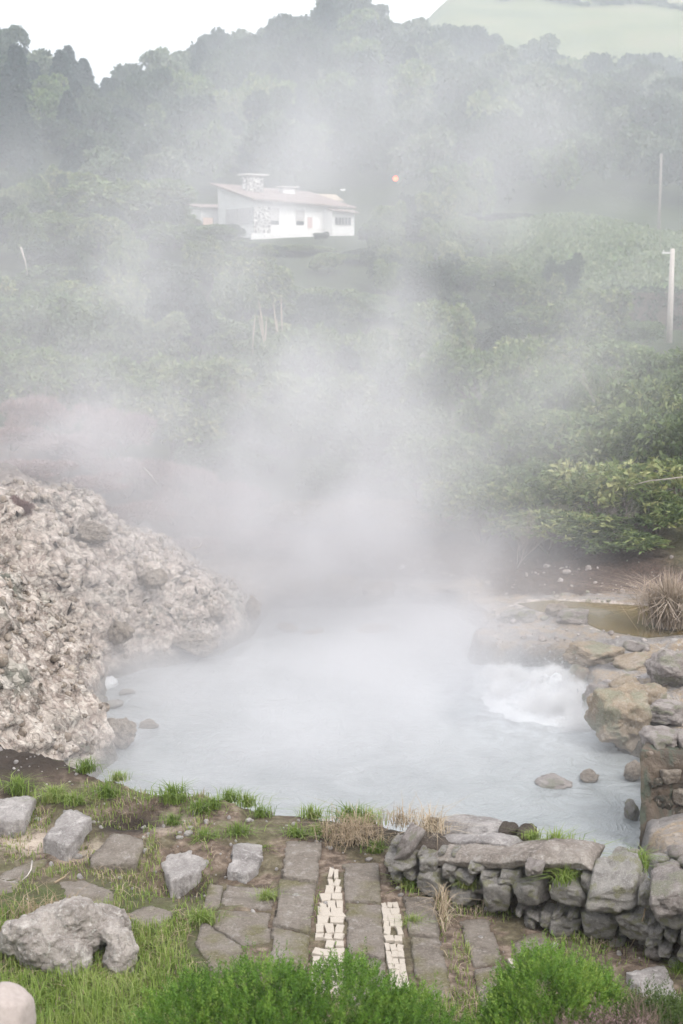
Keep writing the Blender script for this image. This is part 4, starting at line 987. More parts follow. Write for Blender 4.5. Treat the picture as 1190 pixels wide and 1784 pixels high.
keep &= ~((pxx > 555) & (pxx < 600) & (pyy > 1512) & (pyy < 1710) & (g.random(N_) > .02)) & ~((pxx > 668) & (pxx < 712) & (pyy > 1565) & (pyy < 1720) & (g.random(N_) > .02))
keep &= ~(np.hypot((pxx - 330) / 34, (pyy - 1548) / 20) < 1)
q = q[keep]; zt, _ = terrace(q[:, 0][None], q[:, 1][None]); q[:, 2] = zt[0]
long_ = sstep(7.7, 6.2, q[:, 1]) * sstep(420, 250, pxx[keep])
me = blade_mesh('grass', q, (.035 + .06 * long_) * g.uniform(.6, 1.5, len(q)) * np.clip(1 + 1.3 * fbm(q * 3.1 + 7, 3), .35, 1.9), .0042 + .0015 * g.random(len(q)), g, .6)
tag(obj('grass', me, M_GRASS), 'green turf growing between the slabs and in the near corner', 'grass', kind='stuff')
kk = g.random(len(q)) < .28
me = blade_mesh('dead_grass', q[kk], .05 * g.uniform(.6, 1.5, kk.sum()), .004, g, 1.3)
tag(obj('dead_grass', me, M_STRAW), 'dry yellow blades mixed into the turf', 'dead grass', kind='stuff')
TUFT = []
for k in range(3):
    n = 190; r = np.abs(g.normal(0, .45, n)); a = g.uniform(0, 6.28, n)
    P = np.stack([r * np.cos(a), r * np.sin(a) * .6, 0 * r], 1) * .105
    TUFT.append(blade_mesh('grass_tuft', P, .105 * g.uniform(.4, 1.2, n), (.0052), g, 1.15)); TUFT[-1].materials.append(M_GRASS)
for k, (a, b, sz, lab) in enumerate([
    (155, 1327, 1.0, 'bright grass tuft on the rim at the point where soil, rock and water meet'), (208, 1344, .7, 'small bright tuft on the soil rim a little right of the rim point'),
    (186, 1378, 1.0, 'grass tuft hanging over the left end of the dark soil scarp'), (303, 1386, 1.3, 'large bright tuft above the right end of the dark soil scarp'), (287, 1412, 1.1, 'yellowish tuft just below the large bright one by the dark scarp'),
    (348, 1408, 1.0, 'tuft on bare soil right of the large bright one by the scarp'), (302, 1428, .8, 'low tuft beside the pale gravel patch'), (400, 1384, .9, 'thin tuft on the very edge over the water, left of two'), (432, 1384, .9, 'thin tuft on the very edge over the water, right of two'),
    (372, 1398, .8, 'sparse tuft just behind the two thin tufts at the edge'), (454, 1414, .8, 'single tuft on bare soil above the first long slab'), (542, 1418, 1.0, 'bright tuft on the rim left of the biggest rim tuft'), (610, 1424, 1.3, 'biggest bright tuft on the rim over the straw mat'), (640, 1426, 1.1, 'tuft at the right end of the biggest rim tuft'),
    (555, 1447, .8, 'tuft sprouting from straw at the top corner of the long slab'), (655, 1475, .8, 'tuft in the straw above the second slab strip'), (355, 1462, 1.1, 'yellow green tuft on soil between gravel patch and beige slab'), (415, 1450, 1.0, 'yellow green tuft just above the beige slab with a crack'),
    (462, 1478, .6, 'small tuft at the right side of the beige slab with a crack'), (464, 1560, .7, 'small tuft growing from a joint of the cracked path slabs'), (515, 1450, .9, 'pale tuft on soil beside the head of the long slab'), (95, 1385, 1.1, 'loose tuft on soil between the two pale slabs'), (30, 1372, 1.2, 'bright tuft above the pale slab at the left edge'), (130, 1392, .9, 'thin tuft right above the diamond set slab'),
    (262, 1500, 1.2, 'upright tuft between the mottled slab and the cracked whitish slab'), (350, 1600, .9, 'straggly tuft left of the lowest path slabs'), (720, 1605, .7, 'small tuft growing on the cobble strip')]):
    if k in (12, 13): zz = .05
    c0 = atz(a, b, .12); z = gz(c0.x, min(c0.y, edge(np.array([c0.x]))[0] - .09))
    c = atz(a, b + 8, z); c.y = min(c.y, edge(np.array([c.x]))[0] - .05)
    o = obj('grass_tuft', TUFT[k % 3], None, None, c, (0, 0, random.uniform(-.4, .4)), sz); tag(o, lab, 'grass tuft', 'grass tufts on the terrace by the pool')
for k, (a, b, up, sz, lab) in enumerate([(968, 1478, .26, 1.15, 'yellow green tuft on the wall cap over the water, left one'), (1018, 1500, .26, 1.0, 'yellow green tuft on the wall cap by the big block'), (1110, 1508, .2, 1.0, 'mossy turf strip on the wall behind the big block'), (930, 1462, .2, .6, 'small tuft on the wall rim next to dark stones'),
                                         (985, 1534, .16, .9, 'dark tuft growing from a wall joint under the cap'), (715, 1540, 0, 1.0, 'dark green tuft at the foot of the wall by the slanted stone'), (812, 1545, .1, .7, 'tuft in the wall joint above the thick grass'), (1185, 1755, 0, .8, 'green tuft at the right edge below the pale corner slab')]):
    Y = wall_y(a) + (.3 if up > .18 else -.04); c = aty(a, b, Y)
    if up == 0: c.z = .0
    o = obj('grass_tuft', TUFT[(k + 1) % 3], None, None, c, (0, 0, k), sz); tag(o, lab, 'grass tuft', 'grass tufts on the stone wall')
def straw(px, py, rx, ry, n, lab, z=.03, up=.05):
    c = atz(px, py, z); k = c.length / FPX
    P = np.stack([g.normal(0, rx * k * .6, n), g.normal(0, ry * k * 1.0, n), g.uniform(0, up, n)], 1)
    me = blade_mesh('straw_mat', P, .10 * g.uniform(.5, 1.4, n), .004, g, 1.7)
    tag(obj('straw_mat', me, M_STRAW, None, c), lab, 'dry grass')
straw(612, 1462, 44, 26, 520, 'mat of dead straw at the rim between the tufts and the second slab strip')
straw(748, 1458, 24, 26, 260, 'tangle of dead straw at the left end of the wall cap', .18, .08)
straw(700, 1440, 20, 10, 120, 'thin dead straw on the rim left of the wall', .08)
straw(770, 1590, 10, 40, 120, 'dead straw in the gap beside the third slab strip')
straw(70, 1600, 60, 14, 160, 'dead straw in the turf behind the big pitted boulder')
# tussock by the pond
n = 900; r = np.abs(g.normal(0, .5, n)); a = g.uniform(0, 6.28, n); P = np.stack([r * np.cos(a), r * np.sin(a), 0 * r], 1) * .25
c = atz(1165, 1088, -.85); tag(obj('tussock', blade_mesh('tussock', P, .68 * g.uniform(.6, 1.2, n), .011, g, 1.1), leafmat('tussock_straw', [(.20, .155, .12), (.36, .285, .225), (.50, .41, .34), (.58, .50, .42)], .15, .8), None, c, None, (1.15, 1.15, 1)), 'round dry brown grass tussock at the edge of the ochre pond', 'grass tussock')
# ---- foreground heath shrubs: hundreds of upright needle shoots
def heath(name, lobes, n, seed, nd_=22, L=.0125):
    g = np.random.default_rng(seed); C_, N_ = crown_points(n, lobes, g, .62, .8); C_ = C_ + .035 * np.stack([fbm(C_ * 7 + j_ * 9, 2) for j_ in range(3)], 1)
    ln = g.uniform(.03, .07, n) * np.where(g.random(n) < .14, 1.9, 1); V_, k_ = [], nd_
    base = np.repeat(C_, k_, 0); dr = np.repeat(N_, k_, 0); f = np.tile(np.linspace(0, 1, k_), n)
    lat = g.normal(size=base.shape); lat -= (lat * dr).sum(1)[:, None] * dr; lat /= np.linalg.norm(lat, axis=1)[:, None]
    P = base + dr * (np.repeat(ln, k_) * f)[:, None] + lat * .002
    d = dr * (.55 + .6 * f)[:, None] + lat * .8
    V, F = leaves(P, d, L * (1.25 - .4 * f), .0046, g, .1)
    sh = mesh(name, V, F); attr(sh, 'tint', np.repeat(g.random(n), k_ * 4))
    return sh
def shrub(px, py_foot, Y, lobes, n, seed, label, m_=None):
    foot = aty(px, py_foot, Y); foot.z = gz(foot.x, foot.y)
    o = tag(empty('heath_shrub', foot), label, 'shrub')
    fo = obj('foliage', heath('foliage', lobes, n, seed), m_ or M_SHOOT, o)
    obj('branches', branch_mesh('branches', seed, max(l[0][2] for l in lobes) + .3, .6, 3, .012, 4, base=5), M_BARK, o)
    return o
shrub(545, 1900, 5.35, [((-.45, 0, .22), (.30, .28, .36)), ((-.2, 0, .26), (.32, .3, .38)), ((.1, .05, .26), (.34, .3, .37)), ((.38, .0, .2), (.3, .26, .32)), ((.0, -.25, .12), (.6, .3, .3))], 7200, 3, 'wide bright green heath shrub at the bottom centre in front of the path')
shrub(960, 1860, 5.6, [((-.02, 0, .28), (.26, .25, .33)), ((-.16, -.08, .16), (.2, .22, .3)), ((.16, .08, .24), (.16, .2, .26))], 3400, 4, 'compact bright green heath shrub below the stone wall')
shrub(1150, 1860, 5.5, [((.0, 0, .2), (.22, .25, .24)), ((.15, -.05, .15), (.2, .2, .24))], 1900, 6, 'dull green heath shrub in the bottom right corner', leafmat('dull_heath_shoots', [(.03, .05, .016), (.06, .10, .028), (.10, .15, .04), (.15, .17, .06)], .3, .6))
foot = aty(1062, 1850, 5.3); foot.z = gz(foot.x, foot.y)
o = tag(empty('dead_heath', foot), 'brown dead heath twigs between the two green shrubs', 'dead shrub')
obj('branches', branch_mesh('branches', 14, .62, .5, 4, .007, 6, base=9, up=.8), plain('dead_heath_wood', (.20, .145, .12), .9, .3, 20, .2), o)
obj('foliage', heath('foliage', [((0, 0, .2), (.26, .24, .24)), ((.06, -.1, .1), (.3, .2, .22))], 700, 15, 16), M_HEATHER, o)
# ---- bush and tree stock: each kind built once, then copied
def stock(kind, part, lobes, n, m_, seed, L, W, k=8, stem_h=None, stem_m=None, spread=.75, stem=True, hold=(0, 0, -80), **kw):
    g = np.random.default_rng(seed); C_, N_ = crown_points(n, lobes, g, **kw)
    V, F = whorls(C_, N_, g, k, L, W, spread); o = empty(kind, hold)
    me = mesh(part, V, F); attr(me, 'tint', whorls.tint); obj('crown' if 'tree' in kind else 'foliage', me, m_, o)
    if stem: obj('trunk' if 'tree' in kind else 'branches', branch_mesh('trunk' if 'tree' in kind else 'branches', seed, stem_h or lobes[0][0][2] * 1.6, .55, 3 if 'tree' in kind else 4, .10 if 'tree' in kind else .03, 4, base=1 if 'tree' in kind else 3), stem_m or M_BARK, o)
    return o
def lobes_round(g, n, R_, H, z0=.35):
    L_ = [((0, 0, H * .52), (R_ * .72, R_ * .72, H * .40))]
    for k in range(n):
        a = g.uniform(0, 6.28); L_.append(((R_ * .72 * math.cos(a), R_ * .72 * math.sin(a), H * g.uniform(z0, .84)), (R_ * g.uniform(.26, .46),) * 2 + (H * g.uniform(.12, .22),)))
    return L_
gg = np.random.default_rng(77)
STOCK = {
    'laurel_bush': [stock('laurel_bush', 'foliage', lobes_round(gg, 11, 1.0, 1.7), 520, M_BUSH, 200 + k, .15, .05, 8) for k in range(3)],
    'olive_bush': [stock('olive_bush', 'foliage', lobes_round(gg, 6, 1.2, 2.0), 900, M_OLIVE, 210 + k, .15, .06, 7) for k in range(3)],
    'grey_bush': [stock('grey_bush', 'foliage', lobes_round(gg, 6, 1.2, 2.0), 950, M_GREYLEAF, 220 + k, .13, .05, 7, spread=1.0) for k in range(2)],
    'heather_bush': [stock('heather_bush', 'foliage', lobes_round(gg, 5, .8, .8, .3), 800, M_HEATHER, 230 + k, .16, .016, 8, spread=.5, up=1.0) for k in range(2)],
    'broadleaf_tree': [stock('broadleaf_tree', 'crown', lobes_round(gg, 9, 2.6, 6.0), 1300, M_OLIVE, 240 + k, .34, .17, 7, 4.5) for k in range(3)],
    'leafy_tree': [stock('leafy_tree', 'crown', lobes_round(gg, 11, 2.6, 6.2), 1200, M_BUSH, 270 + k, .36, .15, 7, 4.5) for k in range(2)],
    'dark_tree': [stock('dark_tree', 'crown', lobes_round(gg, 9, 2.6, 6.5), 1300, M_DARKLEAF, 250 + k, .34, .16, 7, 4.5) for k in range(3)],
    'bracken_bush': [stock('bracken_bush', 'foliage', lobes_round(gg, 5, 1.0, 1.1, .3), 700, M_BROWNL, 260 + k, .18, .04, 7, up=.6) for k in range(2)],
}
USED = set()
def plant(kind, k, loc, sc, label, cat, group=None, rz=None):
    src = STOCK[kind][k % len(STOCK[kind])]; rz = random.uniform(0, 6.28) if rz is None else rz
    if src.name not in USED:
        USED.add(src.name); o = src; o.location = loc; o.rotation_euler = (0, 0, rz); o.scale = sc if hasattr(sc, '__len__') else (sc,) * 3
    else: o = dup(src, loc, (0, 0, rz), sc)
    tag(o, label, cat, group); return o
def bush_at(kind, k, px, py_top, w, Y, label, cat='bush', h=None, group=None):
    """plant whose crown top is at (px, py_top) and whose crown is w photo pixels wide, standing at distance Y"""
    top = aty(px, py_top, Y); z = hz(top.x, Y) - .05; size = {'laurel_bush': (1.05, 1.75), 'olive_bush': (1.25, 2.05), 'grey_bush': (1.25, 2.05), 'heather_bush': (.9, .9), 'broadleaf_tree': (2.8, 6.2), 'dark_tree': (2.8, 6.7), 'leafy_tree': (2.8, 6.4), 'bracken_bush': (1.05, 1.2)}[kind]
    sx = w * Y / FPX / 2 / size[0]; sz = max((top.z - z), .5) / size[1]
    return plant(kind, k, (top.x, Y, z), (sx, sx, sz), label, cat, group)
# ---- right bank shrubbery
for a in [
    ('laurel_bush', 1085, 790, 250, 22.2, 'big glossy evergreen bush at the right with yellowish shoot tips'),
    ('laurel_bush', 1195, 700, 230, 23.5, 'tall evergreen bush cut by the right edge with pale flowers'),
    ('laurel_bush', 955, 880, 230, 21.6, 'dark low evergreen bush overhanging the brown bank'),
    ('laurel_bush', 1060, 905, 200, 21.4, 'bright low bush just behind the white stone on the brown bank'),
    ('laurel_bush', 840, 830, 210, 22.5, 'evergreen bush half in steam at the left end of the right bank'),
    ('laurel_bush', 1150, 850, 180, 22.0, 'yellow green bush above the dry tussock'),
    ('olive_bush', 990, 700, 260, 25.5, 'olive bush standing behind the big glossy bush'),
    ('olive_bush', 800, 740, 230, 26, 'pale olive bush in steam behind the right bank'),
    ('olive_bush', 880, 800, 180, 24, 'olive bush between the steam and the glossy bushes'),
    ('laurel_bush', 1130, 640, 200, 28, 'yellow tipped bush behind the big glossy bush at the right'),
    ('olive_bush', 905, 640, 220, 31, 'olive bush under the bare twigs at the right'),
    ('olive_bush', 1040, 620, 230, 33, 'soft green bush beneath the bare branching shrub'),
    ('grey_bush', 735, 690, 220, 29, 'grey green bush in the steam right of the middle'),
    ('grey_bush', 640, 720, 240, 28, 'grey green bush in the thick of the steam'),
    ('olive_bush', 1190, 590, 190, 38, 'pale bush at the right edge under the near pole'),
    ('olive_bush', 820, 590, 230, 42, 'olive bush in front of the lawn, right of the middle'),
    ('grey_bush', 700, 610, 200, 44, 'grey bush in front of the lawn, near the middle'),
    ('laurel_bush', 950, 575, 170, 48, 'leafy bush with pale flower heads in front of the hedge'),
    ('olive_bush', 1080, 585, 190, 52, 'dull bush at the foot of the clipped hedge'),
    ('olive_bush', 560, 640, 210, 40, 'pale green bush in the drifting steam below the house'),
    ('grey_bush', 470, 690, 220, 33, 'grey green bush left of the steam column'),
    ('olive_bush', 330, 610, 230, 36, 'green bush on the left slope with light upper leaves'),
    ('grey_bush', 420, 600, 190, 42, 'grey bush on the left slope behind the green one'),
    ('laurel_bush', 290, 680, 190, 30, 'green bush above the reddish heather on the left'),
    ('grey_bush', 380, 770, 190, 27, 'grey bush low on the left, at the edge of the steam'),
    ('olive_bush', 180, 600, 220, 34, 'dark green bush above the mauve heather on the left'),
    ('olive_bush', 60, 590, 230, 33, 'olive bush at the left edge above the heather'),
    ('grey_bush', 130, 530, 220, 44, 'grey bush on the left slope under the pale hazy trees'),
    ('olive_bush', 20, 500, 240, 52, 'broad olive bush at the left edge in the blue steam'),
    ('olive_bush', 520, 560, 180, 52, 'pale bush beside the tall plume grass'),
    ('olive_bush', 620, 565, 150, 58, 'round pale bush by the end of the lawn path'),
    ('bracken_bush', 530, 900, 190, 24, 'brownish bush wrapped in steam behind the far shore'),
    ('bracken_bush', 640, 880, 190, 24.5, 'brown bush wrapped in steam behind the far shore, right one'),
    ('grey_bush', 580, 800, 200, 26.5, 'pale bush almost lost in the steam column'),
    ('bracken_bush', 740, 900, 150, 23.5, 'rusty bush at the left foot of the right bank shrubs'),
]: bush_at(a[0], random.randrange(3), a[1], a[2], a[3], a[4], a[5], 'bush')
for k, (a, b, w_, Y, lab) in enumerate([
    (60, 820, 150, 19.6, 'mauve heather on the bank top above the dark hollow'), (150, 850, 150, 20, 'mauve heather behind the rounded crest rock'), (240, 880, 150, 20.4, 'pinkish heather falling towards the steam'),
    (20, 740, 160, 22, 'mauve heather high at the left edge'), (120, 750, 170, 23, 'large mauve heather clump under the dark green bush'), (220, 790, 160, 22.6, 'pale mauve heather mid way down the left slope'), (310, 800, 150, 23.4, 'reddish heather clump left of the steam'),
    (300, 860, 130, 21.6, 'pink heather at the lower end of the left slope'), (370, 880, 140, 21.8, 'pink heather fading into the steam'), (430, 920, 140, 21.6, 'lowest heather clump beside the upright stump'), (60, 680, 150, 26, 'mauve heather under the olive bush at the left edge'), (190, 700, 150, 27, 'dusky heather behind the pale mauve clump'), (400, 830, 150, 24, 'dusky heather left of the steam column'),
    (35, 950, 60, 16.9, 'dark heather growing in the hollow of the left crag'), (340, 950, 110, 20.4, 'pink heather just above the end of the left bank')]):
    top = aty(a, b, Y); z = hz(top.x, Y) - .1; sx = w_ * Y / FPX / 2 / .9
    plant('heather_bush', k, (top.x, Y, z), (sx, sx, max(.35, (top.z - z)) / .9), lab, 'heather', 'heather on the left slope')
# white stone and litter twigs on the brown bank
rock(972, 1014, 30, 24, -.6, M_CRUST, 'white stone lying on the brown leaf litter of the far bank', 'stone', 'stone', 50, dist=21.2, sub=3)
# ---- bare shrubs and dead branches
BARE = [branch_mesh('bare_shrub', 300 + k, 3.0, .42, 5, .022, 4, base=4, up=.7) for k in range(3)]
for me in BARE: me.materials.append(M_TWIG)
for k, (a, b, sc_, Y, lab) in enumerate([(1050, 640, 1.0, 30, 'bare branching shrub standing over the right hand bushes'), (960, 700, .9, 27, 'bare grey shrub in front of the olive bush on the right'), (900, 640, 1.05, 34, 'thin bare shrub just right of the steam'), (1130, 610, 1.0, 40, 'bare shrub beside the near pole'), (730, 700, .9, 28, 'bare pale sapling in the steam'), (860, 600, 1.0, 46, 'bare shrub in front of the lawn path'),
                                         (90, 640, .8, 30, 'bare twiggy shrub on the left slope under the olive bush'), (215, 640, .8, 31, 'bare twiggy shrub on the left slope in blue steam'), (1090, 830, .7, 21.6, 'tangle of bare twigs hanging through the glossy bushes'), (900, 960, .55, 20.8, 'dark leafless twigs at the foot of the right bank'), (420, 640, .9, 34, 'pale forked sapling left of the steam column')]):
    top = aty(a, b, Y); z = hz(top.x, Y); s_ = sc_ * max(.5, (top.z - z)) / 2.6
    s_ = min(max(s_, .35), 1.6) * 1.0
    tag(obj('bare_shrub', BARE[k % 3], None, None, (top.x, Y, z), (0, 0, k * 1.3), s_), lab, 'bare shrub', 'leafless shrubs among the bushes')
def deadwood(pts, r, lab, m_=None):
    me = mesh('dead_branch', *tube(pts, [r * (1 - .7 * k / (len(pts) - 1)) for k in range(len(pts))], 6), True)
    tag(obj('dead_branch', me, m_ or M_PALETWIG), lab, 'dead branch')
deadwood([aty(990, 1046, 20.6), aty(1010, 1038, 20.6), aty(1030, 1034, 20.7), aty(1034, 1028, 20.7)], .022, 'pale dead stick reaching over the ochre pond from the bank')
deadwood([aty(893, 1025, 20.9), aty(896, 1000, 21), aty(890, 975, 21.1)], .014, 'thin pale stem rising from the brown bank at its left end')
deadwood([aty(1200, 830, 21.3), aty(1130, 838, 21.4), aty(1085, 850, 21.5), aty(1050, 872, 21.6), aty(1020, 890, 21.8)], .010, 'long grey branch bending across the glossy bushes', M_TWIG)
deadwood([aty(335, 956, 18.6), aty(348, 952, 18.6), aty(352, 944, 18.6)], .012, 'small curled pale twig on the slope in the steam')
deadwood([aty(250, 815, 20.5), aty(264, 830, 20.4), aty(278, 850, 20.3)], .02, 'pale dead stick lying in the heather', M_TWIG)
deadwood([aty(36, 430, 55), aty(44, 455, 55), aty(48, 480, 55)], .05, 'leaning white dead trunk in the trees at the left edge')
p = [atz(56, 1500, .05), atz(54, 1515, .06), atz(48, 1525, .06), atz(38, 1534, .05)]
deadwood(p, .006, 'curved pale twig lying on the dark flush slab')
deadwood([aty(1150, 1530, wall_y(1150) + .02), aty(1128, 1560, wall_y(1128) - .05), aty(1122, 1595, wall_y(1122) - .06), aty(1112, 1625, wall_y(1112) - .06), aty(1098, 1650, wall_y(1098) - .05)], .006, 'thin tan root hanging down the stone wall', M_STRAW)
deadwood([atz(95, 1538, .04), atz(112, 1528, .05), atz(122, 1518, .04)], .007, 'short brown stick on turf by the dark cracked slab', M_STRAW)
# ================================================================== THE HOUSE AND THE FAR SIDE OF THE VALLEY
M_WHITE = plain('white_render', (.80, .79, .77), .8, .05, 1.2, .05)
M_ROOF = plain('faded_red_tiles', (.25, .195, .175), .85, .2, 3, .3)
M_TANROOF = plain('tan_tiles', (.42, .35, .27), .85, .2, 3, .3)
M_GLASS = plain('window_glass', (.07, .075, .08), .15, .1, 1, .02)
M_FRAME = plain('pale_frames', (.62, .60, .57), .6, .05, 2, .05)
M_GREYP = plain('grey_shutters', (.52, .50, .49), .7, .08, 2, .05)
t = NT('rubble_cladding'); v = t.voro(2.9, 'DISTANCE_TO_EDGE')
t.bsdf(t.mix(t.rng(v, .07, .10), (.78, .77, .74), t.mix(t.noise(4), (.05, .045, .045), (.16, .14, .13))), .85, t.bump(v, .5, .05)); M_CLAD = t.m
def lit(name, col, e):
    t = NT(name); q = t.n('ShaderNodeEmission', {'Color': (*col, 1), 'Strength': e}); t.t.links.new(q.outputs[0], t.out.inputs[0]); return t.m
Hc = aty(447, 413, 141)
house = tag(empty('white_house', Hc, R(32)), 'long white house with low red roof and stone chimney on the slope', 'house')
def hp(name, geo, m_, parent=None, loc=None):
    return obj(name, mesh(name, *geo), m_, parent or house, loc)
def fx(zx): return (zx - 390) * .0192
def fz(zy): return (465 - zy) * .01614
V = [(0, 0, -2), (10.3, 0, -2), (10.3, 8.1, -2), (0, 8.1, -2), (0, 0, 3.62), (10.3, 0, 3.10), (10.3, 8.1, 4.82), (0, 8.1, 5.32)]
hp('wall', (V, [(0, 3, 2, 1), (4, 5, 6, 7), (0, 1, 5, 4), (1, 2, 6, 5), (2, 3, 7, 6), (3, 0, 4, 7)]), M_WHITE)
def roofslab(c, th=.16):
    V = [tuple(p) for p in c] + [(x, y, z + th) for x, y, z in c]
    return V, [(3, 2, 1, 0), (4, 5, 6, 7), (0, 1, 5, 4), (1, 2, 6, 5), (2, 3, 7, 6), (3, 0, 4, 7)]
hp('roof', roofslab([(-.75, -.7, 3.50), (11.1, -.7, 2.95), (11.1, 8.6, 4.92), (-.75, 8.6, 5.45)]), M_ROOF)
ch = hp('chimney', box(1.3, 4.3, 4.0, 3.2, 5.3, 6.0), M_CLAD); hp('chimney_cap', box(.9, 4.0, 6.2, 3.7, 5.6, 6.33), M_FRAME, ch); hp('flue', box(1.6, 4.5, 5.97, 2.9, 5.1, 6.22), M_FRAME, ch)
ch = hp('chimney', box(6.0, 5.2, 3.8, 7.4, 6.1, 5.05), M_WHITE); hp('chimney_cap', box(5.7, 5.0, 5.2, 7.8, 6.3, 5.32), M_FRAME, ch); hp('flue', box(6.2, 5.4, 5.04, 7.2, 5.9, 5.22), M_FRAME, ch)
hp('stone_panel', box(fx(375) - .1, -.22, fz(466), fx(466), -.003, fz(286)), M_CLAD)
def window(x0, x1, z0, z1, y=-.03, n=1, glass=M_GLASS, fm=M_FRAME):
    w_ = hp('window', box(x0 - .06, y - .03, z0 - .06, x1 + .06, y, z0), fm)
    for q in [(x0 - .06, z0, x0, z1 + .06), (x1, z0, x1 + .06, z1 + .06), (x0, z1, x1, z1 + .06)] + [(x0 + (x1 - x0) * k / n - .02, z0, x0 + (x1 - x0) * k / n + .02, z1) for k in range(1, n)]:
        hp('frame', box(q[0], y - .03, q[1], q[2], y, q[3]), fm, w_)
    hp('pane', box(x0, y + .005, z0, x1, y + .025, z1), glass, w_)
hp('shutter', box(fx(470), -.07, fz(362), fx(522), -.003, fz(290)), M_GREYP); window(fx(472), fx(520), fz(388), fz(366))
window(fx(622), fx(668), fz(388), fz(364)); hp('shutter', box(fx(620), -.06, fz(361), fx(670), -.003, fz(300)), M_GREYP)
d_ = hp('door', box(fx(690), -.07, fz(405), fx(718), -.003, fz(340)), plain('pink_door', (.55, .42, .40), .6, .1, 3, .05)); hp('handle', box(fx(712), -.10, fz(376), fx(714), -.07, fz(370)), M_FRAME, d_)
hp('wing', box(fx(790), -1.6, -2, fx(925), -.003, 2.70), M_WHITE); hp('wing_roof', roofslab([(fx(780), -2.1, 2.58), (fx(938), -2.1, 2.42), (fx(938), -.72, 2.70), (fx(780), -.72, 2.78)], .12), M_ROOF)
window(fx(806), fx(902), fz(392) + .1, fz(347) + .1, -1.63, 5)
window(fx(830), fx(895), fz(525), fz(490), -1.63, 2)
hp('garage_panel', box(-.07, .6, fz(388), -.003, 3.6, fz(288)), M_GREYP); hp('garage_panel', box(-.07, 3.8, fz(388), -.003, 6.3, fz(288)), M_GREYP)
bal = hp('balcony', box(-1.6, -1.9, fz(470), fx(775), -.25, fz(445)), M_WHITE)
hp('railing', join([box(-1.6, -1.86, fz(418), fx(775), -1.80, fz(414))] + [box(-1.6 + k * .32, -1.85, fz(445), -1.57 + k * .32, -1.82, fz(418)) for k in range(29)]), M_FRAME, bal)
hp('terrace_wall', box(-1.6, -1.9, -2.0, fx(775), -1.7, fz(470) - .004), M_WHITE)
A = aty(351, 408, 149)
an = tag(empty('annex', A, R(32)), 'small white annex with an orange lit window left of the white house', 'outbuilding')
obj('wall', mesh('wall', *box(0, 0, -3, 4.6, 3, 2.6)), M_WHITE, an); obj('roof', mesh('roof', *roofslab([(-.3, -.3, 2.6), (4.9, -.3, 2.6), (4.9, 3.3, 3.1), (-.3, 3.3, 3.1)], .12)), M_ROOF, an)
w_ = obj('window', mesh('window', *box(.1, -.08, .55, 1.35, -.003, 1.75)), M_FRAME, an); obj('pane', mesh('pane', *box(.18, -.10, .63, 1.27, -.082, 1.67)), lit('lit_window', (1, .72, .58), .30), w_)
B = aty(540, 351, 168)
nb = tag(empty('low_house', B, R(6)), 'low house with tan roof showing above the red roof', 'house')
obj('wall', mesh('wall', *box(0, 0, -6, 3.4, 4, .1)), M_WHITE, nb); obj('roof', mesh('roof', *roofslab([(-.5, -.4, .1), (3.9, -.4, .0), (3.2, 2.5, .85), (.2, 2.5, .9)], .12)), M_TANROOF, nb)
B = aty(590, 346, 182)
nb = tag(empty('long_shed', B, R(3)), 'long low shed with a reddish roof behind the house end', 'shed')
obj('wall', mesh('wall', *box(0, 0, -6, 5.4, 4, .05)), plain('grey_shed_wall', (.22, .23, .21), .9, .1, 1, .05), nb); obj('roof', mesh('roof', *roofslab([(1.2, -.4, .08), (5.6, -.4, .05), (5.2, 3, .95), (1.4, 3, 1.0)], .15)), M_ROOF, nb); obj('parapet', mesh('parapet', *box(-.9, -.5, -.16, 5.6, -.3, .06)), M_WHITE, nb); obj('chimney', mesh('chimney', *box(.3, 1, .0, .9, 1.7, 1.25)), M_WHITE, nb)
a, b = aty(-60, 378, 132), aty(92, 377, 132)
V, F = box(a.x, 131.8, a.z - 2.5, b.x, 132.1, a.z); tag(obj('roadside_wall', mesh('roadside_wall', V, F), plain('cream_wall', (.60, .57, .48), .85, .1, 1, .05)), 'pale low roadside wall at the left edge in front of the dark wood', 'wall', kind='thing')
# lawn path with its low rail
a, b = aty(672, 588, 82), aty(880, 600, 80)
path2 = []
for k in range(13):
    p = a.lerp(b, k / 12); p.z = hz(p.x, p.y); path2 += [(p.x, p.y - .8, p.z + .03), (p.x, p.y + .9, p.z + .05)]
tag(obj('lawn_path', mesh('lawn_path', path2, [(2 * k, 2 * k + 2, 2 * k + 3, 2 * k + 1) for k in range(12)]), plain('pale_path', (.26, .235, .20), .9, .15, 1, .1)), kind='structure')
pts = [aty(672 + k * 18, 586 + k * 1.2, 83.5) for k in range(9)]
rl = tag(empty('low_rail', pts[4]), 'low brown rail along the pale lawn path', 'railing')
for p in pts:
    z = hz(p.x, p.y); obj('post', mesh('post', *box(-.05, -.05, -.3, .05, .05, .75)), M_BARK, rl, Vector((p.x, p.y, z)) - rl.location)
obj('rail', mesh('rail', *tube([Vector((p.x, p.y, hz(p.x, p.y) + .7)) - rl.location for p in pts], [.05] * 9, 5)), M_BARK, rl)
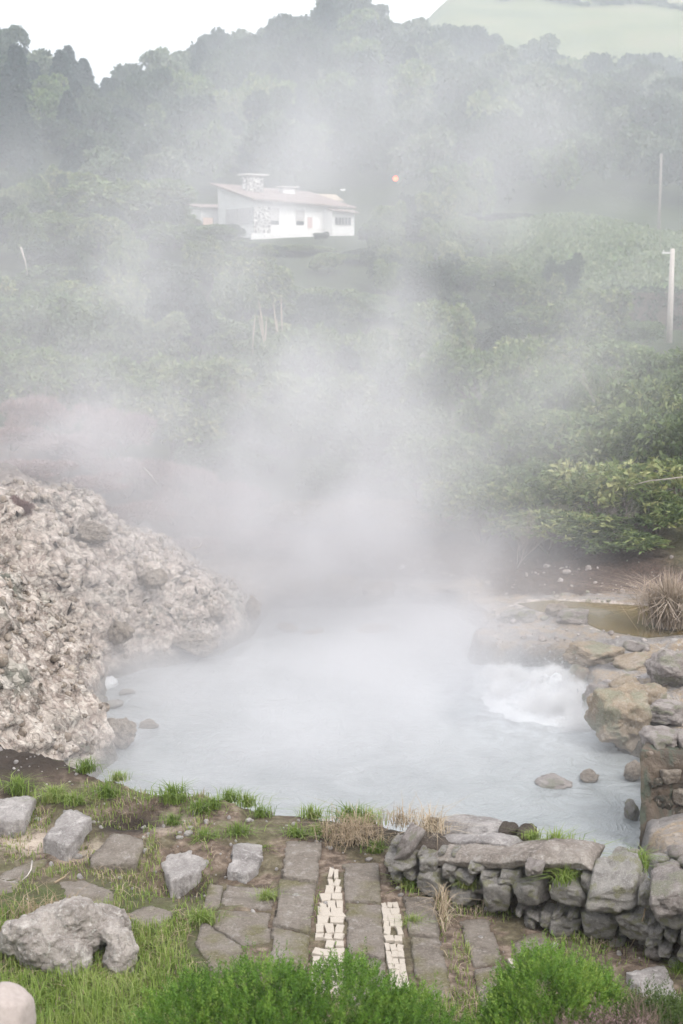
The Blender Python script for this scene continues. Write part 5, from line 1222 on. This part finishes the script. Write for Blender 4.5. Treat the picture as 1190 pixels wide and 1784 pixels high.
# utility poles, lamp and wire
def pole(px, top, bot, Y, r, label, arm=False, m_=None):
    f = aty(px, bot, Y); h = (bot - top) * Y / FPX * 1.0; z = hz(f.x, Y); h = aty(px, top, Y).z - z
    o = tag(empty('utility_pole', (f.x, Y, z)), label, 'utility pole')
    obj('post', mesh('post', *tube([(0, 0, -.5), (0, 0, h * .5), (0, 0, h)], [r * 1.25, r * 1.1, r * .85], 10), True), m_ or plain('concrete_pole', (.50, .45, .41), .85, .1, 3, .1), o)
    if arm:
        obj('crossarm', mesh('crossarm', *box(-.6, -.05, h - .3, .12, .05, h - .2)), M_FRAME, o); obj('insulator', mesh('insulator', *tube([(-.52, 0, h - .2), (-.52, 0, h - .06)], [.04, .03], 6)), M_FRAME, o)
    return Vector((f.x, Y, z + h))
p1 = pole(1166, 433, 590, 84, .15, 'pale concrete utility pole with a short crossarm standing in front of the clipped hedge', True)
p2 = pole(1146, 268, 446, 148, .13, 'thin dark utility pole against the misty wood beyond the field', False, plain('weathered_pole', (.27, .24, .22), .9, .1, 2, .1))
p3 = Vector((-34, 165, hz(-34, 165) + 9))
def wire(a, b, sag, lab):
    pts = [a.lerp(b, k / 16) - Vector((0, 0, sag * 4 * (k / 16) * (1 - k / 16))) for k in range(17)]
    tag(obj('overhead_wire', mesh('overhead_wire', *tube(pts, [.018] * 17, 3)), M_BARK), lab, 'wire')
wire(p1 - Vector((0.7, 0, .1)), p2, 1.2, 'sagging overhead wire between the two utility poles')
Lm = aty(689, 310, 172); z = hz(Lm.x, 172)
sl = tag(empty('street_lamp', (Lm.x + .9, 172, z)), 'street lamp glowing orange on the slope right of the house', 'street lamp')
hL = Lm.z - z
obj('post', mesh('post', *tube([(0, 0, -.5), (0, 0, hL + .1)], [.12, .08], 8)), M_BARK, sl); obj('arm', mesh('arm', *tube([(0, 0, hL + .08), (-.6, 0, hL + .25), (-.9, -.05, hL + .18)], [.05, .045, .04], 6)), M_BARK, sl)
obj('lamp_head', mesh('lamp_head', *box(-1.25, -.22, hL + .05, -.55, .18, hL + .17)), M_BARK, sl)
iv, jf = ico(2); obj('bulb', mesh('bulb', iv * .30 + np.array([-.9, -.05, hL - .06]), jf, True), lit('sodium_glow', (1, .10, .025), 3.0), sl)
# ---- clipped hedges
def hedge(px0, px1, top, Y, depth, label, seed):
    a, b = aty(px0, top, Y), aty(px1, top, Y); g = np.random.default_rng(seed); L = b.x - a.x; z0 = min(hz(a.x, Y), hz(b.x, Y)) - .3; H = a.z - z0
    o = tag(empty('clipped_hedge', ((a.x + b.x) / 2, Y, z0)), label, 'hedge')
    n = int(L * H * 14 + L * depth * 14); f = g.random(n) < H / (H + depth)
    P = np.stack([g.uniform(-L / 2, L / 2, n), np.where(f, g.normal(0, .12, n), g.uniform(0, depth, n)), np.where(f, g.uniform(0, H, n), H + g.normal(0, .10, n))], 1)
    N_ = np.where(f[:, None], np.array([0, -1, .2]), np.array([0, -.2, 1])); V, F = whorls(P, N_, g, 5, .24, .13, .8)
    obj('foliage', mesh('foliage', V, F), M_DARKLEAF, o); obj('branches', mesh('branches', *box(-L / 2, .15, 0, L / 2, depth, H - .15)), M_BARK, o)
hedge(1052, 1330, 506, 92, 1.6, 'dark clipped hedge at the right behind the near utility pole', 1)
hedge(905, 1040, 512, 97, 1.4, 'lower dark hedge left of the long clipped one', 2)
hedge(690, 810, 520, 104, 1.2, 'dark hedge at the back of the lawn in mist', 3)
# tall plume grass
g = np.random.default_rng(8); c = aty(484, 560, 60); c.z = hz(c.x, 60); zt_ = aty(484, 530, 60).z - c.z
n = 160; P = np.stack([g.normal(0, .6, n), g.normal(0, .4, n), 0 * np.arange(n)], 1)
o = tag(empty('plume_grass', c), 'clump of tall pale plume grass on the slope below the house', 'grass clump'); obj('leaves', blade_mesh('leaves', P, zt_ * .8 * g.uniform(.5, 1, n), .05, g, .7), M_STRAW, o)
for k in range(7):
    x = g.normal(0, .40); h = zt_ * g.uniform(.85, 1.15); d = g.normal(0, .12)
    obj('plume', mesh('plume', *tube([(x, 0, 0), (x + d * .5, 0, h * .6), (x + d, 0, h * .8), (x + d * 1.6, 0, h)], [.012, .012, .045, .01], 5)), plain('plume', (.36, .30, .225), .9, .1, 5, .1) if k == 0 else bpy.data.materials['plume'], o)
# leafy crop on the sloping field
g = np.random.default_rng(9); n = 5200; D_ = g.uniform(103, 150, n); U_ = g.uniform((850 - 595) / FPX, .40, n); X_ = U_ * D_; Z_ = hill(X_, D_)
V, F = whorls(np.stack([X_, D_, Z_ + .25], 1), np.tile([[0, -.2, 1.]], (n, 1)), g, 6, .55, .30, .7)
tag(obj('crop', mesh('crop', V, F), leafmat('crop_leaves', [(.065, .11, .045), (.115, .165, .07), (.18, .235, .115), (.30, .33, .19)], .35, .5, .4, .4)), 'leafy green crop covering the sloping field at the right', 'crop', kind='stuff')
# ---- trees and bushes round the house and over the valley floor
for a in [
    ('broadleaf_tree', 215, 300, 230, 112, 'large pale hazy tree left of the house, its crown above the others'), ('broadleaf_tree', 120, 372, 190, 105, 'pale hazy tree left of the largest hazy tree'), ('broadleaf_tree', 320, 385, 170, 104, 'hazy tree just left of the house'),
    ('broadleaf_tree', 30, 385, 190, 108, 'hazy tree at the left edge under the roadside wall'), ('dark_tree', 260, 440, 180, 88, 'blue grey tree in steam below the largest hazy tree'), ('broadleaf_tree', 90, 450, 200, 84, 'green tree on the left slope beside the leaning white trunk'),
    ('broadleaf_tree', 180, 480, 180, 74, 'round green tree in the middle of the left slope'), ('dark_tree', 395, 386, 66, 133, 'small pointed dark tree in front of the garage panels'), ('dark_tree', 560, 404, 34, 132, 'tiny dark conical shrub in front of the house wing'),
    ('dark_tree', 690, 362, 150, 122, 'big dark dense tree right of the house'), ('dark_tree', 640, 430, 110, 116, 'dark tree at the foot of the big dense one'), ('broadleaf_tree', 440, 420, 130, 116, 'pale tree below the balcony of the house'), ('broadleaf_tree', 520, 424, 120, 118, 'rounded pale tree below the house wing'),
    ('broadleaf_tree', 600, 440, 110, 112, 'yellowish tree at the right end of the house slope'), ('broadleaf_tree', 370, 450, 150, 96, 'grey green tree on the slope under the dark pointed tree'), ('broadleaf_tree', 470, 480, 150, 90, 'soft green tree on the slope below the balcony tree'), ('broadleaf_tree', 560, 490, 140, 86, 'soft round tree behind the plume grass'),
    ('broadleaf_tree', 760, 415, 130, 122, 'misty tree between the dark dense tree and the crop field'), ('broadleaf_tree', 830, 440, 130, 112, 'misty tree at the lower corner of the crop field'), ('dark_tree', 780, 475, 120, 106, 'misty dark shrub tree behind the lawn'), ('broadleaf_tree', 880, 470, 110, 103, 'low misty tree above the lower dark hedge'),
    ('broadleaf_tree', 960, 455, 100, 101, 'bushy tree at the edge of the crop field'), ('dark_tree', 870, 380, 130, 158, 'reddish dark tree at the top of the crop field'), ('broadleaf_tree', 345, 520, 150, 72, 'grey tree in blue steam at the middle of the left slope'), ('broadleaf_tree', 60, 540, 170, 62, 'dull tree low at the left edge in steam'), ('broadleaf_tree', 255, 545, 150, 62, 'leafy tree on the left slope above the green bush'),
    ('broadleaf_tree', 430, 545, 140, 64, 'grey tree left of the plume grass'), ('dark_tree', 560, 590, 150, 54, 'dark tree half lost in the steam below the plume grass'), ('dark_tree', 660, 640, 160, 46, 'dark tree half lost in the steam beside the column'), ('dark_tree', 140, 620, 120, 40, 'dark bushy tree above the mauve heather'), ('dark_tree', 330, 680, 130, 36, 'dark bushy tree behind the reddish heather'),
    ('broadleaf_tree', 700, 510, 120, 96, 'low misty tree behind the lawn path, left of the dark shrub tree'), ('broadleaf_tree', 930, 525, 120, 92, 'low tree behind the flowering bush at the right'), ('dark_tree', 840, 520, 110, 90, 'dark low tree just behind the lawn path'),
    ('broadleaf_tree', 1010, 540, 100, 82, 'pale low tree in front of the lower dark hedge'), ('broadleaf_tree', 640, 520, 110, 92, 'misty low tree at the left end of the lawn'), ('broadleaf_tree', 1120, 555, 100, 80, 'low pale tree in front of the long clipped hedge'),
]: bush_at(a[0], random.randrange(3), a[1], a[2], a[3], a[4], a[5], 'tree')
# scrub filling the slope between the valley floor and the house
g = np.random.default_rng(57); k = 0
for d in np.arange(66, 150, 5.2):
    for px in np.arange(-60, 1010, 5.6 / d * FPX):
        a = px + g.uniform(-.4, .4) * 5.6 / d * FPX; Y = d + g.uniform(-2, 2)
        if 330 < a < 660 and Y > 111: continue
        if a > 660 and 74 < Y < 91: continue
        if a > 845 and Y > 99: continue
        top = aty(a, 500, Y); z = hz(top.x, Y) - .2; tall = g.uniform(2.4, 5.0) * (.5 if Y > 92 and 320 < a < 660 else 1); r_ = g.uniform(1.3, 2.2)
        side = 'left of the plume grass' if a < 470 else 'below the house' if a < 640 else 'right of the big dark tree'
        kd = ['broadleaf_tree', 'leafy_tree', 'broadleaf_tree', 'dark_tree'][g.integers(4)]
        plant(kd, int(g.integers(3)), (top.x, Y, z), (r_ / 2.8, r_ / 2.8, tall / 6.3), {'b': 'pale', 'd': 'dark', 'l': 'fresh green'}[kd[0]] + ' shrubby tree among the misty scrub ' + side, 'tree', 'shrubby trees on the slope below the house'); k += 1
print('scrub', k)
# ---- the wooded hillsides: every tree its own object
def conifer_mesh(seed):
    g = np.random.default_rng(seed); n = 700; f = g.random(n) ** .75; a = g.uniform(0, 6.28, n); r = (1 - f) ** .8 * 2.7 + .15; r *= 1 + .22 * np.sin(f * 38 + a * 2) * g.random(n) + .14 * g.normal(size=n) + .75 * fbm(np.stack([np.cos(a), np.sin(a), f * 4], 1) * 1.3 + seed, 3)
    P = np.stack([r * .75 * np.cos(a), r * .75 * np.sin(a), 1.0 + f * 8.2], 1); d = np.stack([np.cos(a), np.sin(a), -.25 + .5 * f], 1)
    V, F = whorls(P, d, g, 5, .75, .32, .6, .25); return mesh('conifer_tree', V, F)
CON = [conifer_mesh(400 + k) for k in range(4)]
for me in CON: me.materials.append(M_CONIF)
def forest_mesh(seed, m_):
    g = np.random.default_rng(seed); C_, N_ = crown_points(430, lobes_round(g, 8, 2.6, 6.2), g); V, F = whorls(C_, N_, g, 6, .62, .34, .8); me = mesh('woodland_tree', V, F); attr(me, 'tint', whorls.tint); me.materials.append(m_); return me
WOOD = [forest_mesh(410 + k, m_) for k, m_ in enumerate([M_DARKLEAF, M_DARKLEAF, M_DARKLEAF, M_OLIVE, M_GREYLEAF, M_DARKLEAF])]
g = np.random.default_rng(31); cnt = {'c': 0, 'w': 0}
cells = []
for d in np.arange(152, 346, 8.2):
    for u in np.arange(-.31, .31, (8.6 if True else 0) / d): cells.append((u + g.uniform(-.35, .35) * 8.6 / d, d + g.uniform(-3.4, 3.4)))
for d in np.arange(170, 262, 7.5):
    for u in np.arange(-.31, -.145, 6.5 / d): cells.append((u + g.uniform(-.4, .4) * 6.5 / d, d + g.uniform(-3, 3)))
for (u, d) in cells:
    px = 595 + FPX * u; x = u * d
    if 330 < px < 720 and d < 182: continue
    if d < 168 and (px > 840 or px < 150): continue
    if px < 215 and d > 262: continue
    if 215 <= px < 400 and d > 318: continue
    con = (px < 255 + g.normal(0, 40) and g.random() < .72) or (px > 300 and g.random() < .12)
    big = 1 + (d - 150) / 500; zone = ('on the skyline' if d > (235 if px < 215 else 285) else 'on the lower slope') + (' left of the valley notch' if px < 215 else ' above the house' if px < 620 else ' under the pasture at the right')
    if con and cnt['c'] < 290:
        cnt['c'] += 1; s_ = g.uniform(.6, 1.0) * big
        o = obj('conifer_tree', CON[g.integers(4)], None, None, (x, d, hz(x, d) - .4), (0, 0, g.uniform(0, 6)), (s_ * .95, s_ * .95, s_ * g.uniform(.7, 1.08)))
        tag(o, 'dark conifer of the misty wood ' + zone, 'tree', 'conifers in the wood on the hillside')
    elif cnt['w'] < 297:
        cnt['w'] += 1; s_ = g.uniform(.95, 1.35) * big
        o = obj('woodland_tree', WOOD[g.integers(6)], None, None, (x, d, hz(x, d) - .6), (0, 0, g.uniform(0, 6)), (s_, s_, s_ * g.uniform(.85, 1.25)))
        tag(o, 'broadleaf tree of the misty wood ' + zone, 'tree', 'broadleaf trees in the wood on the hillside')
print('wood', cnt)
for k, (a, top, w_, Y, kind, lab) in enumerate([(1085, -6, 60, 478, 0, 'round tree standing alone on the pasture skyline at the right'), (1048, 6, 22, 480, 1, 'small tree beside the round one on the pasture skyline'), (1110, 4, 40, 476, 2, 'low tree right of the round one on the pasture skyline')]):
    p = aty(a, top, Y); z = hz(p.x, Y) - 1; tag(obj('skyline_tree', WOOD[kind], None, None, (p.x, Y, z), (0, 0, k), (w_ * Y / FPX / 2 / 2.8,) * 2 + ((p.z - z) / 6.4,)), lab, 'tree')
for k in range(22):
    a = 868 + k * 17 + random.uniform(-5, 5); Y = 436 + 6 * math.sin(k * .5); p = aty(a, 40, Y)
    tag(obj('hedgerow_tree', WOOD[k % 6], None, None, (p.x, Y, hz(p.x, Y) - .8), (0, 0, k), (random.uniform(.6, .9), .6, random.uniform(.32, .6))), 'low dark tree in the hedgerow crossing the pale hilltop pasture', 'tree', 'hedgerow on the hilltop pasture')
for k in STOCK:
    for o in STOCK[k]:
        if o.name not in USED:
            for c_ in list(o.children): bpy.data.objects.remove(c_)
            bpy.data.objects.remove(o)
